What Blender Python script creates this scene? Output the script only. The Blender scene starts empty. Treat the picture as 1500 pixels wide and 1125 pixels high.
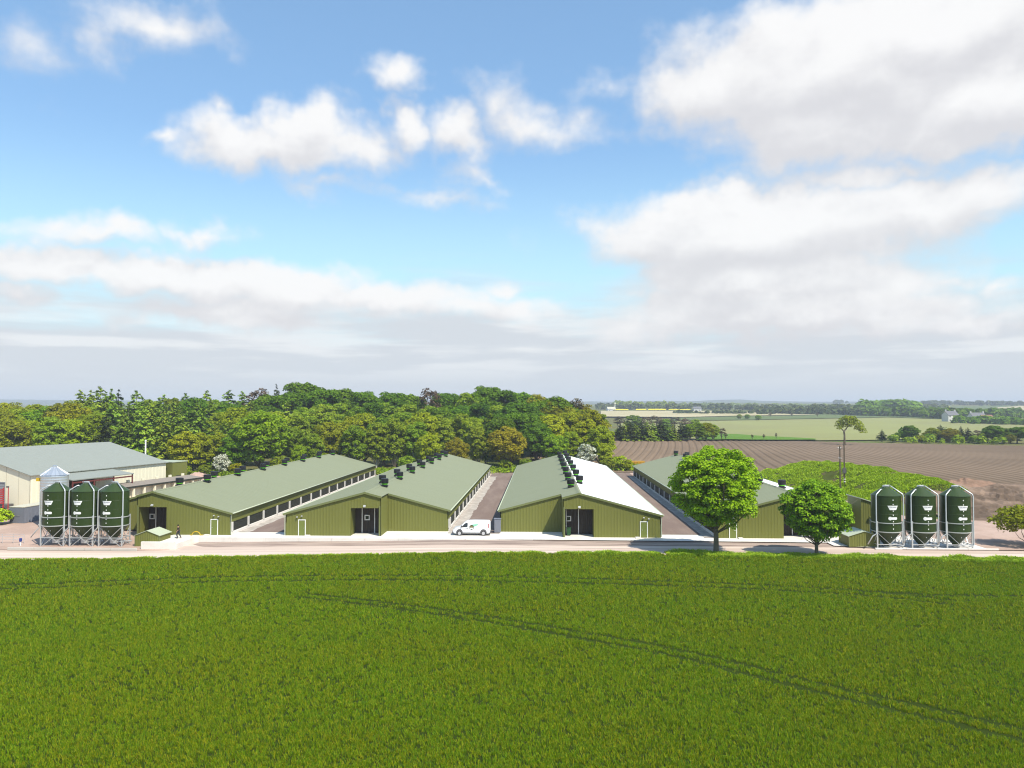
import bpy, math, random
import numpy as np
from mathutils import Vector, noise as mnoise
R = math.radians
C = bpy.context.scene.collection
scene = bpy.context.scene

# ------------------------------------------------------------------ camera, sky, sun, exposure
FPX = 1140.0; CAMH = 17.0
PITCH = math.atan(37.5 / FPX); YAW = math.atan(43 / FPX)
cam_d = bpy.data.cameras.new("camera"); cam = bpy.data.objects.new("camera", cam_d); C.objects.link(cam)
cam_d.sensor_fit = 'HORIZONTAL'; cam_d.sensor_width = 36.0; cam_d.lens = 36.0 * FPX / 1500.0
cam_d.clip_start = 0.5; cam_d.clip_end = 30000
cam.location = (0, 0, CAMH); cam.rotation_euler = (math.pi / 2 + PITCH, 0, YAW)
scene.camera = cam

SUN_EL = R(53.5); SUN_AZ = R(137.5)          # azimuth clockwise from +Y
EXPOSURE = 0.40
HAZE = 2.2e-4
scene.view_settings.view_transform = 'Standard'
scene.view_settings.look = 'None'
scene.view_settings.gamma = 1.0
scene.view_settings.use_curve_mapping = False
scene.view_settings.exposure = EXPOSURE
cy = scene.cycles
cy.max_bounces = 5; cy.diffuse_bounces = 2; cy.glossy_bounces = 2; cy.transmission_bounces = 2; cy.transparent_max_bounces = 4
cy.pixel_filter_type = 'BLACKMAN_HARRIS'; cy.filter_width = 1.15
cy.caustics_reflective = False; cy.caustics_refractive = False

class NG:
    """small node-graph helper"""
    def __init__(s, tree): s.t = tree; s.n = tree.nodes; s.l = tree.links
    def new(s, typ, **kw):
        nd = s.n.new(typ)
        for k, v in kw.items(): setattr(nd, k, v)
        return nd
    def put(s, sock, val):
        if hasattr(val, 'is_output') or isinstance(val, bpy.types.NodeSocket): s.l.new(val, sock)
        else: sock.default_value = val
    def math(s, op, a, b=0.0, c=0.0, clamp=False):
        nd = s.new('ShaderNodeMath', operation=op, use_clamp=clamp)
        s.put(nd.inputs[0], a); s.put(nd.inputs[1], b); s.put(nd.inputs[2], c)
        return nd.outputs[0]
    def vmath(s, op, a, b=(0, 0, 0)):
        nd = s.new('ShaderNodeVectorMath', operation=op)
        s.put(nd.inputs[0], a); s.put(nd.inputs[1], b)
        return nd.outputs['Value'] if op in ('LENGTH', 'DOT_PRODUCT') else nd.outputs[0]
    def noise(s, vec, scale, detail=4, rough=0.5, dist=0.0, out='Fac', dim='3D'):
        nd = s.new('ShaderNodeTexNoise', noise_dimensions=dim)
        if vec is not None: s.put(nd.inputs['Vector'], vec)
        nd.inputs['Scale'].default_value = scale; nd.inputs['Detail'].default_value = detail
        nd.inputs['Roughness'].default_value = rough; nd.inputs['Distortion'].default_value = dist
        return nd.outputs['Fac' if out == 'Fac' else 'Color']
    def smooth(s, x, a, b, lo=0.0, hi=1.0):
        nd = s.new('ShaderNodeMapRange', interpolation_type='SMOOTHSTEP')
        s.put(nd.inputs['Value'], x)
        for k, v in (('From Min', a), ('From Max', b), ('To Min', lo), ('To Max', hi)): s.put(nd.inputs[k], v)
        return nd.outputs['Result']
    def mix(s, fac, a, b, blend='MIX'):
        nd = s.new('ShaderNodeMix', data_type='RGBA', blend_type=blend)
        s.put(nd.inputs['Factor'], fac); s.put(nd.inputs['A'], a) if False else None
        ca = [i for i in nd.inputs if i.name == 'A' and i.type == 'RGBA'][0]
        cb = [i for i in nd.inputs if i.name == 'B' and i.type == 'RGBA'][0]
        s.put(ca, a); s.put(cb, b)
        return [o for o in nd.outputs if o.type == 'RGBA'][0]
    def comb(s, x, y, z=0.0):
        nd = s.new('ShaderNodeCombineXYZ'); s.put(nd.inputs[0], x); s.put(nd.inputs[1], y); s.put(nd.inputs[2], z)
        return nd.outputs[0]

def rgb(r, g, b): return (r, g, b, 1.0)
def s2l(r, g, b):
    f = lambda c: (c / 255 / 12.92) if c / 255 <= 0.04045 else ((c / 255 + 0.055) / 1.055) ** 2.4
    return (f(r), f(g), f(b), 1.0)

def build_world():
    w = bpy.data.worlds.new("World"); scene.world = w; w.use_nodes = True
    w.cycles.sampling_method = 'MANUAL'; w.cycles.sample_map_resolution = 256
    g = NG(w.node_tree); g.n.clear()
    out = g.new('ShaderNodeOutputWorld'); bg = g.new('ShaderNodeBackground'); g.l.new(bg.outputs[0], out.inputs[0])
    sky = g.new('ShaderNodeTexSky', sky_type='NISHITA'); sky.sun_disc = False
    sky.sun_elevation = SUN_EL; sky.sun_rotation = SUN_AZ; sky.altitude = 50; sky.air_density = 1.0; sky.dust_density = 0.6; sky.ozone_density = 1.6
    STR = 0.10
    tc = g.new('ShaderNodeTexCoord'); sep = g.new('ShaderNodeSeparateXYZ'); g.l.new(tc.outputs['Generated'], sep.inputs[0])
    az = g.math('ARCTAN2', sep.outputs[0], sep.outputs[1]); el = g.math('ARCSINE', sep.outputs[2])
    P = g.comb(az, el)
    # cloud field as a node group, evaluated at the view direction and a little above it (for the lit tops)
    grp = bpy.data.node_groups.new("cloud_density", 'ShaderNodeTree')
    grp.interface.new_socket("P", in_out='INPUT', socket_type='NodeSocketVector')
    grp.interface.new_socket("Density", in_out='OUTPUT', socket_type='NodeSocketFloat')
    q = NG(grp); gi = q.new('NodeGroupInput'); go = q.new('NodeGroupOutput')
    p0 = gi.outputs[0]
    wv = q.noise(p0, 8.0, 4, 0.62, out='Color', dim='2D'); wv = q.vmath('SUBTRACT', wv, (0.5, 0.5, 0.5)); wv = q.vmath('MULTIPLY', wv, (0.12, 0.070, 0))
    pw = q.vmath('ADD', p0, wv)
    blobs = [  # centre x, y and radii in hundredths of the frame, weight
        (1250, 105, 345, 108, 2.1), (1360, 60, 250, 100, 2.1), (1050, 132, 150, 55, 1.4), (1440, 150, 220, 78, 1.8), (1190, 185, 190, 66, 1.6), (885, 118, 60, 22, .45), (1000, 118, 80, 40, .8),
        (1120, 345, 300, 74, 2.1), (955, 345, 135, 60, 1.5), (1360, 302, 180, 50, 1.4), (1090, 302, 170, 42, 1.4), (1120, 415, 260, 60, 1.8), (1120, 465, 320, 44, 1.6), (1240, 258, 170, 26, .7), (1330, 250, 60, 20, .6),
        (395, 212, 150, 40, 1.2), (455, 180, 78, 46, 1.3), (320, 195, 70, 36, .9), (490, 212, 80, 36, .95), (240, 190, 42, 13, .55), (312, 158, 26, 20, .5),
        (580, 110, 52, 28, .85), (578, 182, 50, 32, .95), (665, 198, 62, 38, 1.0), (795, 178, 80, 34, .55), (738, 150, 40, 26, .4), (705, 254, 46, 16, .42), (455, 268, 55, 14, .42),
        (200, 22, 120, 34, .62), (10, 30, 55, 40, .22), (640, 285, 60, 10, .3),
        (110, 338, 150, 20, .75), (287, 342, 56, 19, .8), (60, 385, 190, 34, 1.2), (240, 402, 210, 34, 1.4), (400, 425, 190, 36, 1.3), (560, 445, 170, 26, 1.1), (700, 458, 200, 22, .8), (25, 435, 70, 24, .8), (300, 455, 220, 26, .9),
        (738, 428, 38, 14, .55), (1370, 410, 60, 14, .45), (1460, 420, 40, 10, .4), (1410, 470, 160, 22, .7)]
    acc = None
    for (bx, by, rx, ry, wt) in blobs:
        a0 = math.atan((bx - 793) / FPX); e0 = math.atan((603 - by) / FPX * math.cos(a0))
        ca = math.cos(a0)
        ra = rx / FPX * ca * ca * 1.08; re = ry / FPX * ca * 1.08
        nd = q.new('ShaderNodeVectorMath', operation='MULTIPLY_ADD'); q.put(nd.inputs[0], pw)
        nd.inputs[1].default_value = (1 / ra, 1 / re, 0); nd.inputs[2].default_value = (-a0 / ra, -e0 / re, 0)
        L = q.vmath('LENGTH', nd.outputs[0])
        f = q.math('MULTIPLY_ADD', L, -wt, wt)            # weight at the centre, 0 on the rim
        acc = f if acc is None else q.math('SMOOTH_MAX', acc, f, 0.18)
    acc = q.math('MAXIMUM', acc, -1.0)
    n1 = q.noise(q.vmath('MULTIPLY', p0, (1, 1.5, 1)), 15.0, 6, 0.55, dim='2D')
    n2 = q.noise(q.vmath('MULTIPLY', p0, (1, 2.2, 1)), 5.5, 2, 0.5, dim='2D')
    dn = q.math('ADD', acc, q.math('MULTIPLY_ADD', n1, 0.85, -0.425))
    dn = q.math('ADD', dn, q.math('MULTIPLY_ADD', n2, 0.7, -0.35))
    q.l.new(dn, go.inputs[0])
    def dens(off):
        nd = g.new('ShaderNodeGroup'); nd.node_tree = grp
        g.put(nd.inputs[0], P if off is None else g.vmath('ADD', P, off)); return nd.outputs[0]
    d0 = dens(None); d1 = dens((0.010, 0.034, 0))
    alpha = g.smooth(d0, -0.20, 0.72)
    lit = g.math('MULTIPLY', g.math('SUBTRACT', d0, d1), 0.66)
    lit = g.math('ADD', lit, g.math('MULTIPLY', g.math('MINIMUM', d0, 0.5), 0.25))
    sh = g.noise(g.comb(g.math('MULTIPLY', az, 9.0), g.math('MULTIPLY', el, 19.0)), 1.0, 5, 0.6, dim='2D')
    lit = g.math('ADD', lit, g.math('MULTIPLY_ADD', sh, 0.7, -0.35))
    lit = g.smooth(g.math('ADD', lit, 0.36), -0.05, 1.15)
    # low layer of thin stratus, thicker to the horizon, drawn out sideways
    st = g.noise(g.comb(g.math('MULTIPLY', az, 3.2), g.math('MULTIPLY', el, 26.0), 3.0), 1.0, 5, 0.55, dim='2D')
    veil = g.smooth(g.math('ADD', el, g.math('MULTIPLY_ADD', st, -0.14, 0.07)), 0.180, 0.085)
    veil = g.math('MULTIPLY', veil, 0.93)
    k = 1.0 / STR
    white = rgb(0.765 * k, 0.758 * k, 0.750 * k); grey = rgb(0.575 * k, 0.570 * k, 0.585 * k)
    ccol = g.mix(lit, grey, white)
    low_a = rgb(0.535 * k, 0.55 * k, 0.58 * k); low_b = rgb(0.68 * k, 0.68 * k, 0.685 * k)
    st2 = g.noise(g.comb(g.math('MULTIPLY_ADD', az, 4.5, 9.0), g.math('MULTIPLY', el, 42.0), 9.0), 1.0, 4, 0.55, dim='2D')
    lowc = g.mix(g.math('MULTIPLY', g.smooth(st2, 0.42, 0.66), g.smooth(el, 0.02, 0.07)), low_a, low_b)
    hs = g.new('ShaderNodeHueSaturation'); g.l.new(sky.outputs[0], hs.inputs['Color'])
    hs.inputs['Saturation'].default_value = 1.12; hs.inputs['Value'].default_value = 1.50
    tint = g.mix(1.0, hs.outputs[0], rgb(0.95, 1.02, 1.0), 'MULTIPLY')
    tint = g.mix(0.24, tint, rgb(0.36 * k, 0.58 * k, 0.84 * k))          # thin bright summer haze all over
    tint = g.mix(g.smooth(el, 0.34, 0.10, 0.0, 0.62), tint, rgb(0.50 * k, 0.77 * k, 0.80 * k))
    c1 = g.mix(veil, tint, lowc)
    ca_ = g.math('MULTIPLY', alpha, g.smooth(el, 0.0, 0.10, 0.0, 0.96))
    c2 = g.mix(ca_, c1, ccol)
    g.l.new(c2, bg.inputs['Color']); bg.inputs['Strength'].default_value = STR
build_world()

sl = bpy.data.lights.new("sun", 'SUN'); sl.energy = 4.7; sl.angle = R(0.53); sl.color = (1.0, 0.94, 0.82)
so = bpy.data.objects.new("sun", sl); C.objects.link(so)
SUNV = Vector((math.sin(SUN_AZ) * math.cos(SUN_EL), math.cos(SUN_AZ) * math.cos(SUN_EL), math.sin(SUN_EL)))
so.rotation_euler = SUNV.to_track_quat('Z', 'Y').to_euler(); so.location = (60, -60, 120)

# ------------------------------------------------------------------ measuring: a sight line met with the land
_cf = np.array((-math.sin(YAW) * math.cos(PITCH), math.cos(YAW) * math.cos(PITCH), math.sin(PITCH)))
_cr = np.array((math.cos(YAW), math.sin(YAW), 0.0)); _cu = np.cross(_cr, _cf)
def ray(px, py): return _cf + _cr * ((px - 750) / FPX) + _cu * ((562.5 - py) / FPX)
def flat(px, py, z=0.0):
    d = ray(px, py); t = (z - CAMH) / d[2]; return (d[0] * t, d[1] * t)
def at_y(px, py, Y):
    d = ray(px, py); t = Y / d[1]; return (d[0] * t, Y, CAMH + d[2] * t)
def proj(p):
    v = np.array(p, float) - np.array((0, 0, CAMH)); D = v @ _cf
    return 750 + FPX * (v @ _cr) / D, 562.5 - FPX * (v @ _cu) / D

def lerp_table(x, tab):
    if x <= tab[0][0]: return tab[0][1]
    for (a, va), (b, vb) in zip(tab, tab[1:]):
        if x <= b:
            t = (x - a) / (b - a); t = t * t * (3 - 2 * t) * 0.4 + t * 0.6
            return va + (vb - va) * t
    return tab[-1][1]
def front_z(x): return lerp_table(x, [(-52, -0.72), (-44, -0.6), (-30, -0.42), (-8, -0.10), (60, -0.10)])
FAR = [(430, 0), (900, 7.5), (1400, 13.2), (2500, 30), (3400, 41), (4600, 46), (6000, 20), (9000, 0)]
def land(x, y):
    if y < 102.6: return front_z(x)
    z = lerp_table(y, FAR)
    z += 2.6 * math.exp(-((y - 362) / 115.0) ** 2) * min(1, max(0, (x + 20) / 60 + .4))
    S = lambda t: 0.0 if t <= 0 else (1.0 if t >= 1 else t * t * (3 - 2 * t))
    pl = 2.4 * S((x - 46) / 30) * S((y - 126) / 26) * (1 - 0.75 * S((y - 340) / 160))
    z = max(z, pl) if y < 430 else z + pl * 0
    z += 9.0 * math.exp(-((x + 75) / 120.0) ** 2 - ((y - 322) / 52.0) ** 2)
    if y > 500:
        k = min(1, (y - 500) / 1500)
        z += k * 9 * mnoise.noise((x / 900, y / 1100, 0.3)) + k * 4 * mnoise.noise((x / 350, y / 500, 5.3))
    return z
def spot(px, py):
    """where the sight line meets the land"""
    d = ray(px, py); t = 60.0; st = 2.0
    while t < 9000:
        x, y, z = d[0] * t, d[1] * t, CAMH + d[2] * t
        if z < land(x, y): break
        t += st; st = max(2.0, t * 0.006)
    lo, hi = t - st, t
    for _ in range(24):
        m = (lo + hi) / 2
        if CAMH + d[2] * m < land(d[0] * m, d[1] * m): hi = m
        else: lo = m
    return (d[0] * hi, d[1] * hi)

# ------------------------------------------------------------------ mesh helpers
class MB:
    def __init__(s): s.v = []; s.f = []
    def add(s, vs, fs):
        o = len(s.v); s.v += [tuple(p) for p in vs]; s.f += [tuple(i + o for i in f) for f in fs]
    def box(s, x0, x1, y0, y1, z0, z1):
        s.add([(x0, y0, z0), (x1, y0, z0), (x1, y1, z0), (x0, y1, z0), (x0, y0, z1), (x1, y0, z1), (x1, y1, z1), (x0, y1, z1)],
              [(3, 2, 1, 0), (4, 5, 6, 7), (0, 1, 5, 4), (1, 2, 6, 5), (2, 3, 7, 6), (3, 0, 4, 7)])
    def bbox(s, x0, x1, y0, y1, z0, z1, b=0.03):
        """box with chamfered edges"""
        X = (x0, x0 + b, x1 - b, x1); Y = (y0, y0 + b, y1 - b, y1); Z = (z0, z0 + b, z1 - b, z1)
        rings = []
        for (z, i) in ((Z[0], 1), (Z[1], 0), (Z[2], 0), (Z[3], 1)):
            a, c, d, e = (X[1], X[2], Y[1], Y[2]) if i else (X[0], X[3], Y[0], Y[3])
            bb = b * (0.5 if i else 1)
            rings.append([(a + bb, d, z), (c - bb, d, z), (c, d + bb, z), (c, e - bb, z), (c - bb, e, z), (a + bb, e, z), (a, e - bb, z), (a, d + bb, z)])
        s.rings(rings, True)
    def rings(s, rings, caps=True, close=True):
        n = len(rings[0]); o = len(s.v)
        for r in rings: s.v += [tuple(p) for p in r]
        for i in range(len(rings) - 1):
            for j in range(n if close else n - 1):
                k = (j + 1) % n
                s.f.append((o + i * n + j, o + i * n + k, o + (i + 1) * n + k, o + (i + 1) * n + j))
        if caps:
            s.f.append(tuple(o + j for j in reversed(range(n)))); s.f.append(tuple(o + (len(rings) - 1) * n + j for j in range(n)))
    def tube(s, pts, r, n=8, caps=True):
        pts = [Vector(p) for p in pts]; rs = r if isinstance(r, (list, tuple)) else [r] * len(pts)
        rings = []; prev = None
        for i, p in enumerate(pts):
            d = (pts[min(i + 1, len(pts) - 1)] - pts[max(i - 1, 0)]).normalized()
            ref = prev if prev is not None else (Vector((1, 0, 0)) if abs(d.x) < 0.9 else Vector((0, 1, 0)))
            u = (ref - d * ref.dot(d)).normalized(); w = d.cross(u); prev = u
            rings.append([p + (u * math.cos(2 * math.pi * k / n) + w * math.sin(2 * math.pi * k / n)) * rs[i] for k in range(n)])
        s.rings(rings, caps)
    def bar(s, a, b, w, h):
        """rectangular bar from a to b"""
        a = Vector(a); b = Vector(b); d = (b - a).normalized()
        up = Vector((0, 0, 1)) if abs(d.z) < 0.95 else Vector((0, 1, 0))
        u = d.cross(up).normalized() * w / 2; v = u.cross(d).normalized() * h / 2
        s.rings([[p - u - v, p + u - v, p + u + v, p - u + v] for p in (a, b)], True)
    def lathe(s, prof, n=24, c=(0, 0), caps=True):
        s.rings([[(c[0] + r * math.cos(2 * math.pi * k / n), c[1] + r * math.sin(2 * math.pi * k / n), z) for k in range(n)] for r, z in prof], caps)
    def prism(s, poly, axis, a, b):
        """poly of 2D points pushed along an axis; poly coords are the other two axes in order"""
        def P(u, v, t): return (t, u, v) if axis == 'x' else ((u, t, v) if axis == 'y' else (u, v, t))
        s.rings([[P(u, v, a) for u, v in poly], [P(u, v, b) for u, v in poly]], True)
    def mirror_x(s):
        s.v = [(-x, y, z) for x, y, z in s.v]; s.f = [tuple(reversed(f)) for f in s.f]; return s
    def build(s, name, mat, parent=None, smooth=False, loc=None):
        me = bpy.data.meshes.new(name); me.from_pydata(s.v, [], s.f); me.update()
        return link_mesh(name, me, mat, parent, smooth, loc)
def link_mesh(name, me, mat, parent=None, smooth=False, loc=None):
    me.materials.append(mat)
    if smooth: me.polygons.foreach_set('use_smooth', [True] * len(me.polygons))
    o = bpy.data.objects.new(name, me); C.objects.link(o)
    if parent: o.parent = parent
    if loc: o.location = loc
    return o
def quads(name, Q, mat, parent=None, attr=None):
    """Q: (n,4,3) numpy array of loose quads"""
    n = len(Q); me = bpy.data.meshes.new(name)
    me.from_pydata(Q.reshape(-1, 3), [], np.arange(n * 4).reshape(-1, 4)); me.update()
    if attr is not None:
        a = me.attributes.new("tone", 'FLOAT', 'FACE'); a.data.foreach_set('value', attr.astype(np.float32))
    return link_mesh(name, me, mat, parent)
def tag(o, label=None, cat=None, group=None, kind=None):
    if label: o['label'] = label
    if cat: o['category'] = cat
    if group: o['group'] = group
    if kind: o['kind'] = kind
    return o
def empty(name, loc, label, cat, rz=0.0, group=None, scale=None):
    o = bpy.data.objects.new(name, None); C.objects.link(o); o.location = loc; o.rotation_euler = (0, 0, rz); o.empty_display_size = 0.5
    if scale: o.scale = scale
    return tag(o, label, cat, group)
def children(o): return [c for c in bpy.data.objects if c.parent == o]
def copy_tree(o, parent=None, kids=None):
    c = o.copy(); C.objects.link(c)
    if parent: c.parent = parent
    for ch in (kids[o.name] if kids and o.name in kids else children(o)): copy_tree(ch, c, kids)
    return c

# ------------------------------------------------------------------ materials
def pmat(name, col, rough=0.6, var=0.12, scale=1.5, metal=0.0, spec=0.3, bump=0.0, bscale=20.0, col2=None, lo=0.4, hi=0.65, stretch=(1, 1, 1), detail=5, fine=0.0, coords='Object'):
    m = bpy.data.materials.new(name); m.use_nodes = True
    g = NG(m.node_tree); b = g.n['Principled BSDF']
    b.inputs['Roughness'].default_value = rough; b.inputs['Metallic'].default_value = metal; b.inputs['Specular IOR Level'].default_value = spec
    tc = g.new('ShaderNodeTexCoord'); v = g.vmath('MULTIPLY', tc.outputs[coords], stretch)
    n = g.noise(v, scale, detail, 0.6)
    c2 = col2 if col2 else tuple(c * (1 - 2 * var) for c in col[:3]) + (1,)
    c = g.mix(g.smooth(n, lo, hi), c2, col) if col2 else g.mix(n, tuple(c * (1 - var) for c in col[:3]) + (1,), tuple(min(1, c * (1 + var)) for c in col[:3]) + (1,))
    if fine:
        n2 = g.noise(v, scale * 14, 3, 0.7)
        k = g.math('MULTIPLY_ADD', n2, 2 * fine, 1 - fine)
        c = g.mix(1.0, c, g.comb(k, k, k), 'MULTIPLY')
    g.l.new(c, b.inputs['Base Color'])
    if bump:
        bp = g.new('ShaderNodeBump'); bp.inputs['Strength'].default_value = bump; bp.inputs['Distance'].default_value = 0.05
        g.l.new(g.noise(v, bscale, 4, 0.6), bp.inputs['Height']); g.l.new(bp.outputs[0], b.inputs['Normal'])
    return m
def leafmat(name, cols, trans=0.42, tree_var=0.25, rough=0.55, patch=None):
    """cols: three colours picked leaf by leaf; whole trees vary a little too"""
    m = bpy.data.materials.new(name); m.use_nodes = True
    g = NG(m.node_tree); b = g.n['Principled BSDF']; b.inputs['Roughness'].default_value = rough; b.inputs['Specular IOR Level'].default_value = 0.12
    geo = g.new('ShaderNodeNewGeometry'); oi = g.new('ShaderNodeObjectInfo')
    r = g.new('ShaderNodeValToRGB'); g.l.new(geo.outputs['Random Per Island'], r.inputs[0])
    e = r.color_ramp.elements; e[0].position = 0.0; e[0].color = cols[0]; e[1].position = 1.0; e[1].color = cols[2]
    x = e.new(0.5); x.color = cols[1]
    k = g.math('MULTIPLY_ADD', oi.outputs['Random'], 2 * tree_var, 1 - tree_var)
    k2 = g.math('MULTIPLY_ADD', g.math('FRACT', g.math('MULTIPLY', oi.outputs['Random'], 17.31)), tree_var * 1.2, 1 - tree_var * .6)
    c = g.mix(1.0, r.outputs[0], g.comb(g.math('MULTIPLY', k, k2), k, k), 'MULTIPLY')
    if patch:                                             # uneven growth across a field
        tc = g.new('ShaderNodeTexCoord'); n = g.noise(tc.outputs['Object'], patch[0], 4, 0.6)
        c = g.mix(g.smooth(n, 0.38, 0.64), c, g.mix(1.0, c, patch[1], 'MULTIPLY'))
    g.l.new(c, b.inputs['Base Color'])
    tr = g.new('ShaderNodeBsdfTranslucent'); g.l.new(g.mix(1.0, c, rgb(1.15, 1.1, 0.45), 'MULTIPLY'), tr.inputs['Color'])
    ms = g.new('ShaderNodeMixShader'); ms.inputs[0].default_value = trans
    out = g.n['Material Output']; g.l.new(b.outputs[0], ms.inputs[1]); g.l.new(tr.outputs[0], ms.inputs[2]); g.l.new(ms.outputs[0], out.inputs['Surface'])
    return m

M = {}
M['wall'] = pmat('olive_cladding', rgb(.148, .155, .036), .55, .09, 1.1, spec=.2, fine=.05, stretch=(1, 1, .14))
M['roof'] = pmat('grey_green_roof_sheet', rgb(.222, .238, .147), .62, .07, .9, spec=.14, fine=.05, stretch=(.10, 1, .3))
M['roof_glare'] = pmat('glare_roof_sheet', rgb(.80, .81, .79), .4, .04, .12, spec=.5, stretch=(.3, 1, 1))  # sun glare off the grey green sheets, painted in as a white base colour
M['trim'] = pmat('olive_trim', rgb(.15, .17, .06), .45, .05, 2, spec=.4)
M['gutter'] = pmat('pale_gutter', rgb(.42, .46, .33), .4, .08, 2, spec=.5)
M['concrete'] = pmat('pale_concrete', rgb(.72, .675, .61), .85, .06, .3, col2=rgb(.62, .575, .51), lo=.30, hi=.52, fine=.07, bump=.1)
M['conc_grey'] = pmat('weathered_concrete', rgb(.46, .43, .38), .85, .14, .5, fine=.1, bump=.15)
M['post'] = pmat('concrete_post', rgb(.55, .53, .49), .8, .08, 2)
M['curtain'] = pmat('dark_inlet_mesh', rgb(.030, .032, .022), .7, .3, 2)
M['inner'] = pmat('dark_brown_inner_door', rgb(.045, .035, .026), .7, .15, 1.5)
M['white'] = pmat('white_paint', rgb(.78, .78, .76), .4, .04, 3, spec=.5)
M['doorleaf'] = pmat('green_door', rgb(.15, .18, .04), .5, .05, 3)
M['black'] = pmat('black_plastic', rgb(.012, .012, .014), .45, .2, 4)
M['lime'] = pmat('lime_green_band', rgb(.16, .62, .02), .5, .05, 4)
M['binbody'] = pmat('dark_green_bin', rgb(.021, .041, .0035), .42, .08, 1.2, spec=.35, fine=.06, stretch=(1, 1, .3))
M['bincone'] = pmat('green_bin_cone', rgb(.030, .054, .010), .42, .08, 1.5, spec=.4)
M['galv'] = pmat('galvanised_steel', rgb(.60, .61, .60), .42, .12, 5, metal=.55, spec=.5)
M['silo'] = pmat('corrugated_galvanised_sheet', rgb(.66, .68, .70), .36, .08, 1.5, metal=.75, spec=.5)
M['cream'] = pmat('cream_cladding', rgb(.76, .71, .53), .6, .05, .5, fine=.04, stretch=(1, 1, .3))
M['barnroof'] = pmat('grey_roof_sheet', rgb(.255, .272, .240), .65, .06, .7, spec=.12, fine=.05)
M['brownroof'] = pmat('brown_grey_roof', rgb(.25, .21, .17), .7, .12, .8)
M['greydoor'] = pmat('grey_door', rgb(.26, .27, .28), .5, .06, 1)
M['darkred'] = pmat('dull_red_steel', rgb(.13, .03, .025), .6, .1, 3)
M['render'] = pmat('weathered_white_render', rgb(.52, .51, .48), .8, .06, .6)
M['red'] = pmat('red_paint', rgb(.38, .035, .035), .5, .1, 3)
M['container'] = pmat('blue_grey_paint', rgb(.17, .18, .21), .55, .08, 1.5, stretch=(1, 1, .4))
M['dusty'] = pmat('dusty_pale_top', rgb(.50, .47, .36), .8, .1, 1)
M['yellow'] = pmat('yellow_paint', rgb(.55, .36, .02), .45, .08, 4)
M['orange'] = pmat('orange_paint', rgb(.50, .26, .015), .5, .15, 1.5)
M['glass'] = pmat('dark_glass', rgb(.012, .014, .016), .08, .1, 2, spec=.8)
M['tyre'] = pmat('tyre_rubber', rgb(.012, .012, .012), .8, .2, 8)
M['rim'] = pmat('silver_rim', rgb(.55, .55, .56), .35, .05, 6, metal=.6)
M['greyplastic'] = pmat('grey_bumper', rgb(.09, .085, .085), .6, .08, 6)
M['vanwhite'] = pmat('van_white_paint', rgb(.82, .83, .83), .22, .01, 1, spec=.6)
M['logo_green'] = pmat('pale_green_vinyl', rgb(.22, .55, .36), .4, .03, 3)
M['logo_dark'] = pmat('dark_vinyl', rgb(.05, .045, .03), .4, .1, 5)
M['logo_olive'] = pmat('olive_vinyl', rgb(.17, .16, .06), .4, .1, 5)
M['blue'] = pmat('blue_plastic', rgb(.03, .05, .22), .5, .1, 4)
M['greenplastic'] = pmat('green_plastic', rgb(.02, .075, .025), .5, .1, 4)
M['wood'] = pmat('weathered_pole_wood', rgb(.10, .075, .05), .8, .2, 3, stretch=(1, 1, .2))
M['bark'] = pmat('grey_brown_bark', rgb(.15, .125, .085), .9, .25, 3, stretch=(1, 1, .35), bump=.4)
M['barkpale'] = pmat('pale_birch_bark', rgb(.36, .33, .27), .8, .3, 3, stretch=(1, 1, .6))
M['brick'] = pmat('red_brick', rgb(.28, .13, .09), .8, .15, 2)
M['slate'] = pmat('grey_slate', rgb(.14, .14, .15), .7, .12, 1)
M['skin'] = pmat('skin', rgb(.42, .24, .16), .55, .05, 6)
M['darkcloth'] = pmat('dark_cloth', rgb(.025, .020, .018), .85, .15, 8)
M['trousers'] = pmat('dark_grey_cloth', rgb(.04, .04, .045), .85, .15, 8)
M['hair'] = pmat('dark_hair', rgb(.015, .011, .008), .7, .2, 12)
M['letter'] = pmat('dark_blue_lettering', rgb(.10, .11, .18), .5, .05, 5)
def gmat(*a, **k): return pmat(*a, spec=.03, **k)
# ground
M['ground'] = gmat('rough_pasture', rgb(.10, .14, .035), .9, .2, .02, col2=rgb(.14, .13, .05), fine=.2)
M['soil_crop'] = gmat('crop_floor', rgb(.030, .046, .006), .95, .25, .6, fine=.3)
M['yard'] = gmat('pink_gravel', rgb(.46, .335, .27), .92, .1, .15, col2=rgb(.38, .27, .215), fine=.15, bump=.3, bscale=6)
M['track'] = gmat('pale_pink_track', rgb(.625, .51, .425), .92, .1, .25, col2=rgb(.50, .39, .32), fine=.10, stretch=(.05, 2.4, 1), lo=.42, hi=.6, bump=.2, bscale=8)
M['rut'] = gmat('worn_wheel_rut', rgb(.555, .445, .37), .92, .1, .4, col2=rgb(.45, .35, .285), fine=.12, stretch=(.12, 1.5, 1))
M['strip'] = gmat('brown_wet_stone', rgb(.235, .175, .145), .92, .1, .5, col2=rgb(.40, .31, .255), fine=.15, stretch=(.22, 1.8, 1), bump=.4, bscale=5)
M['alley'] = gmat('brown_planings', rgb(.235, .180, .150), .93, .1, .25, col2=rgb(.195, .145, .122), fine=.12, stretch=(1.6, .3, 1), bump=.3, bscale=8)
M['gravel'] = gmat('pale_gravel', rgb(.50, .455, .40), .92, .1, .8, col2=rgb(.36, .32, .28), fine=.2, bump=.4, bscale=6)
M['plough'] = gmat('ploughed_earth', rgb(.215, .155, .106), .95, .1, .012, col2=rgb(.175, .126, .086), fine=.1, coords='Object')
M['heap'] = gmat('red_earth', rgb(.30, .185, .13), .95, .15, .25, fine=.2, bump=.6, bscale=1.2, col2=rgb(.20, .13, .09))
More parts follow.
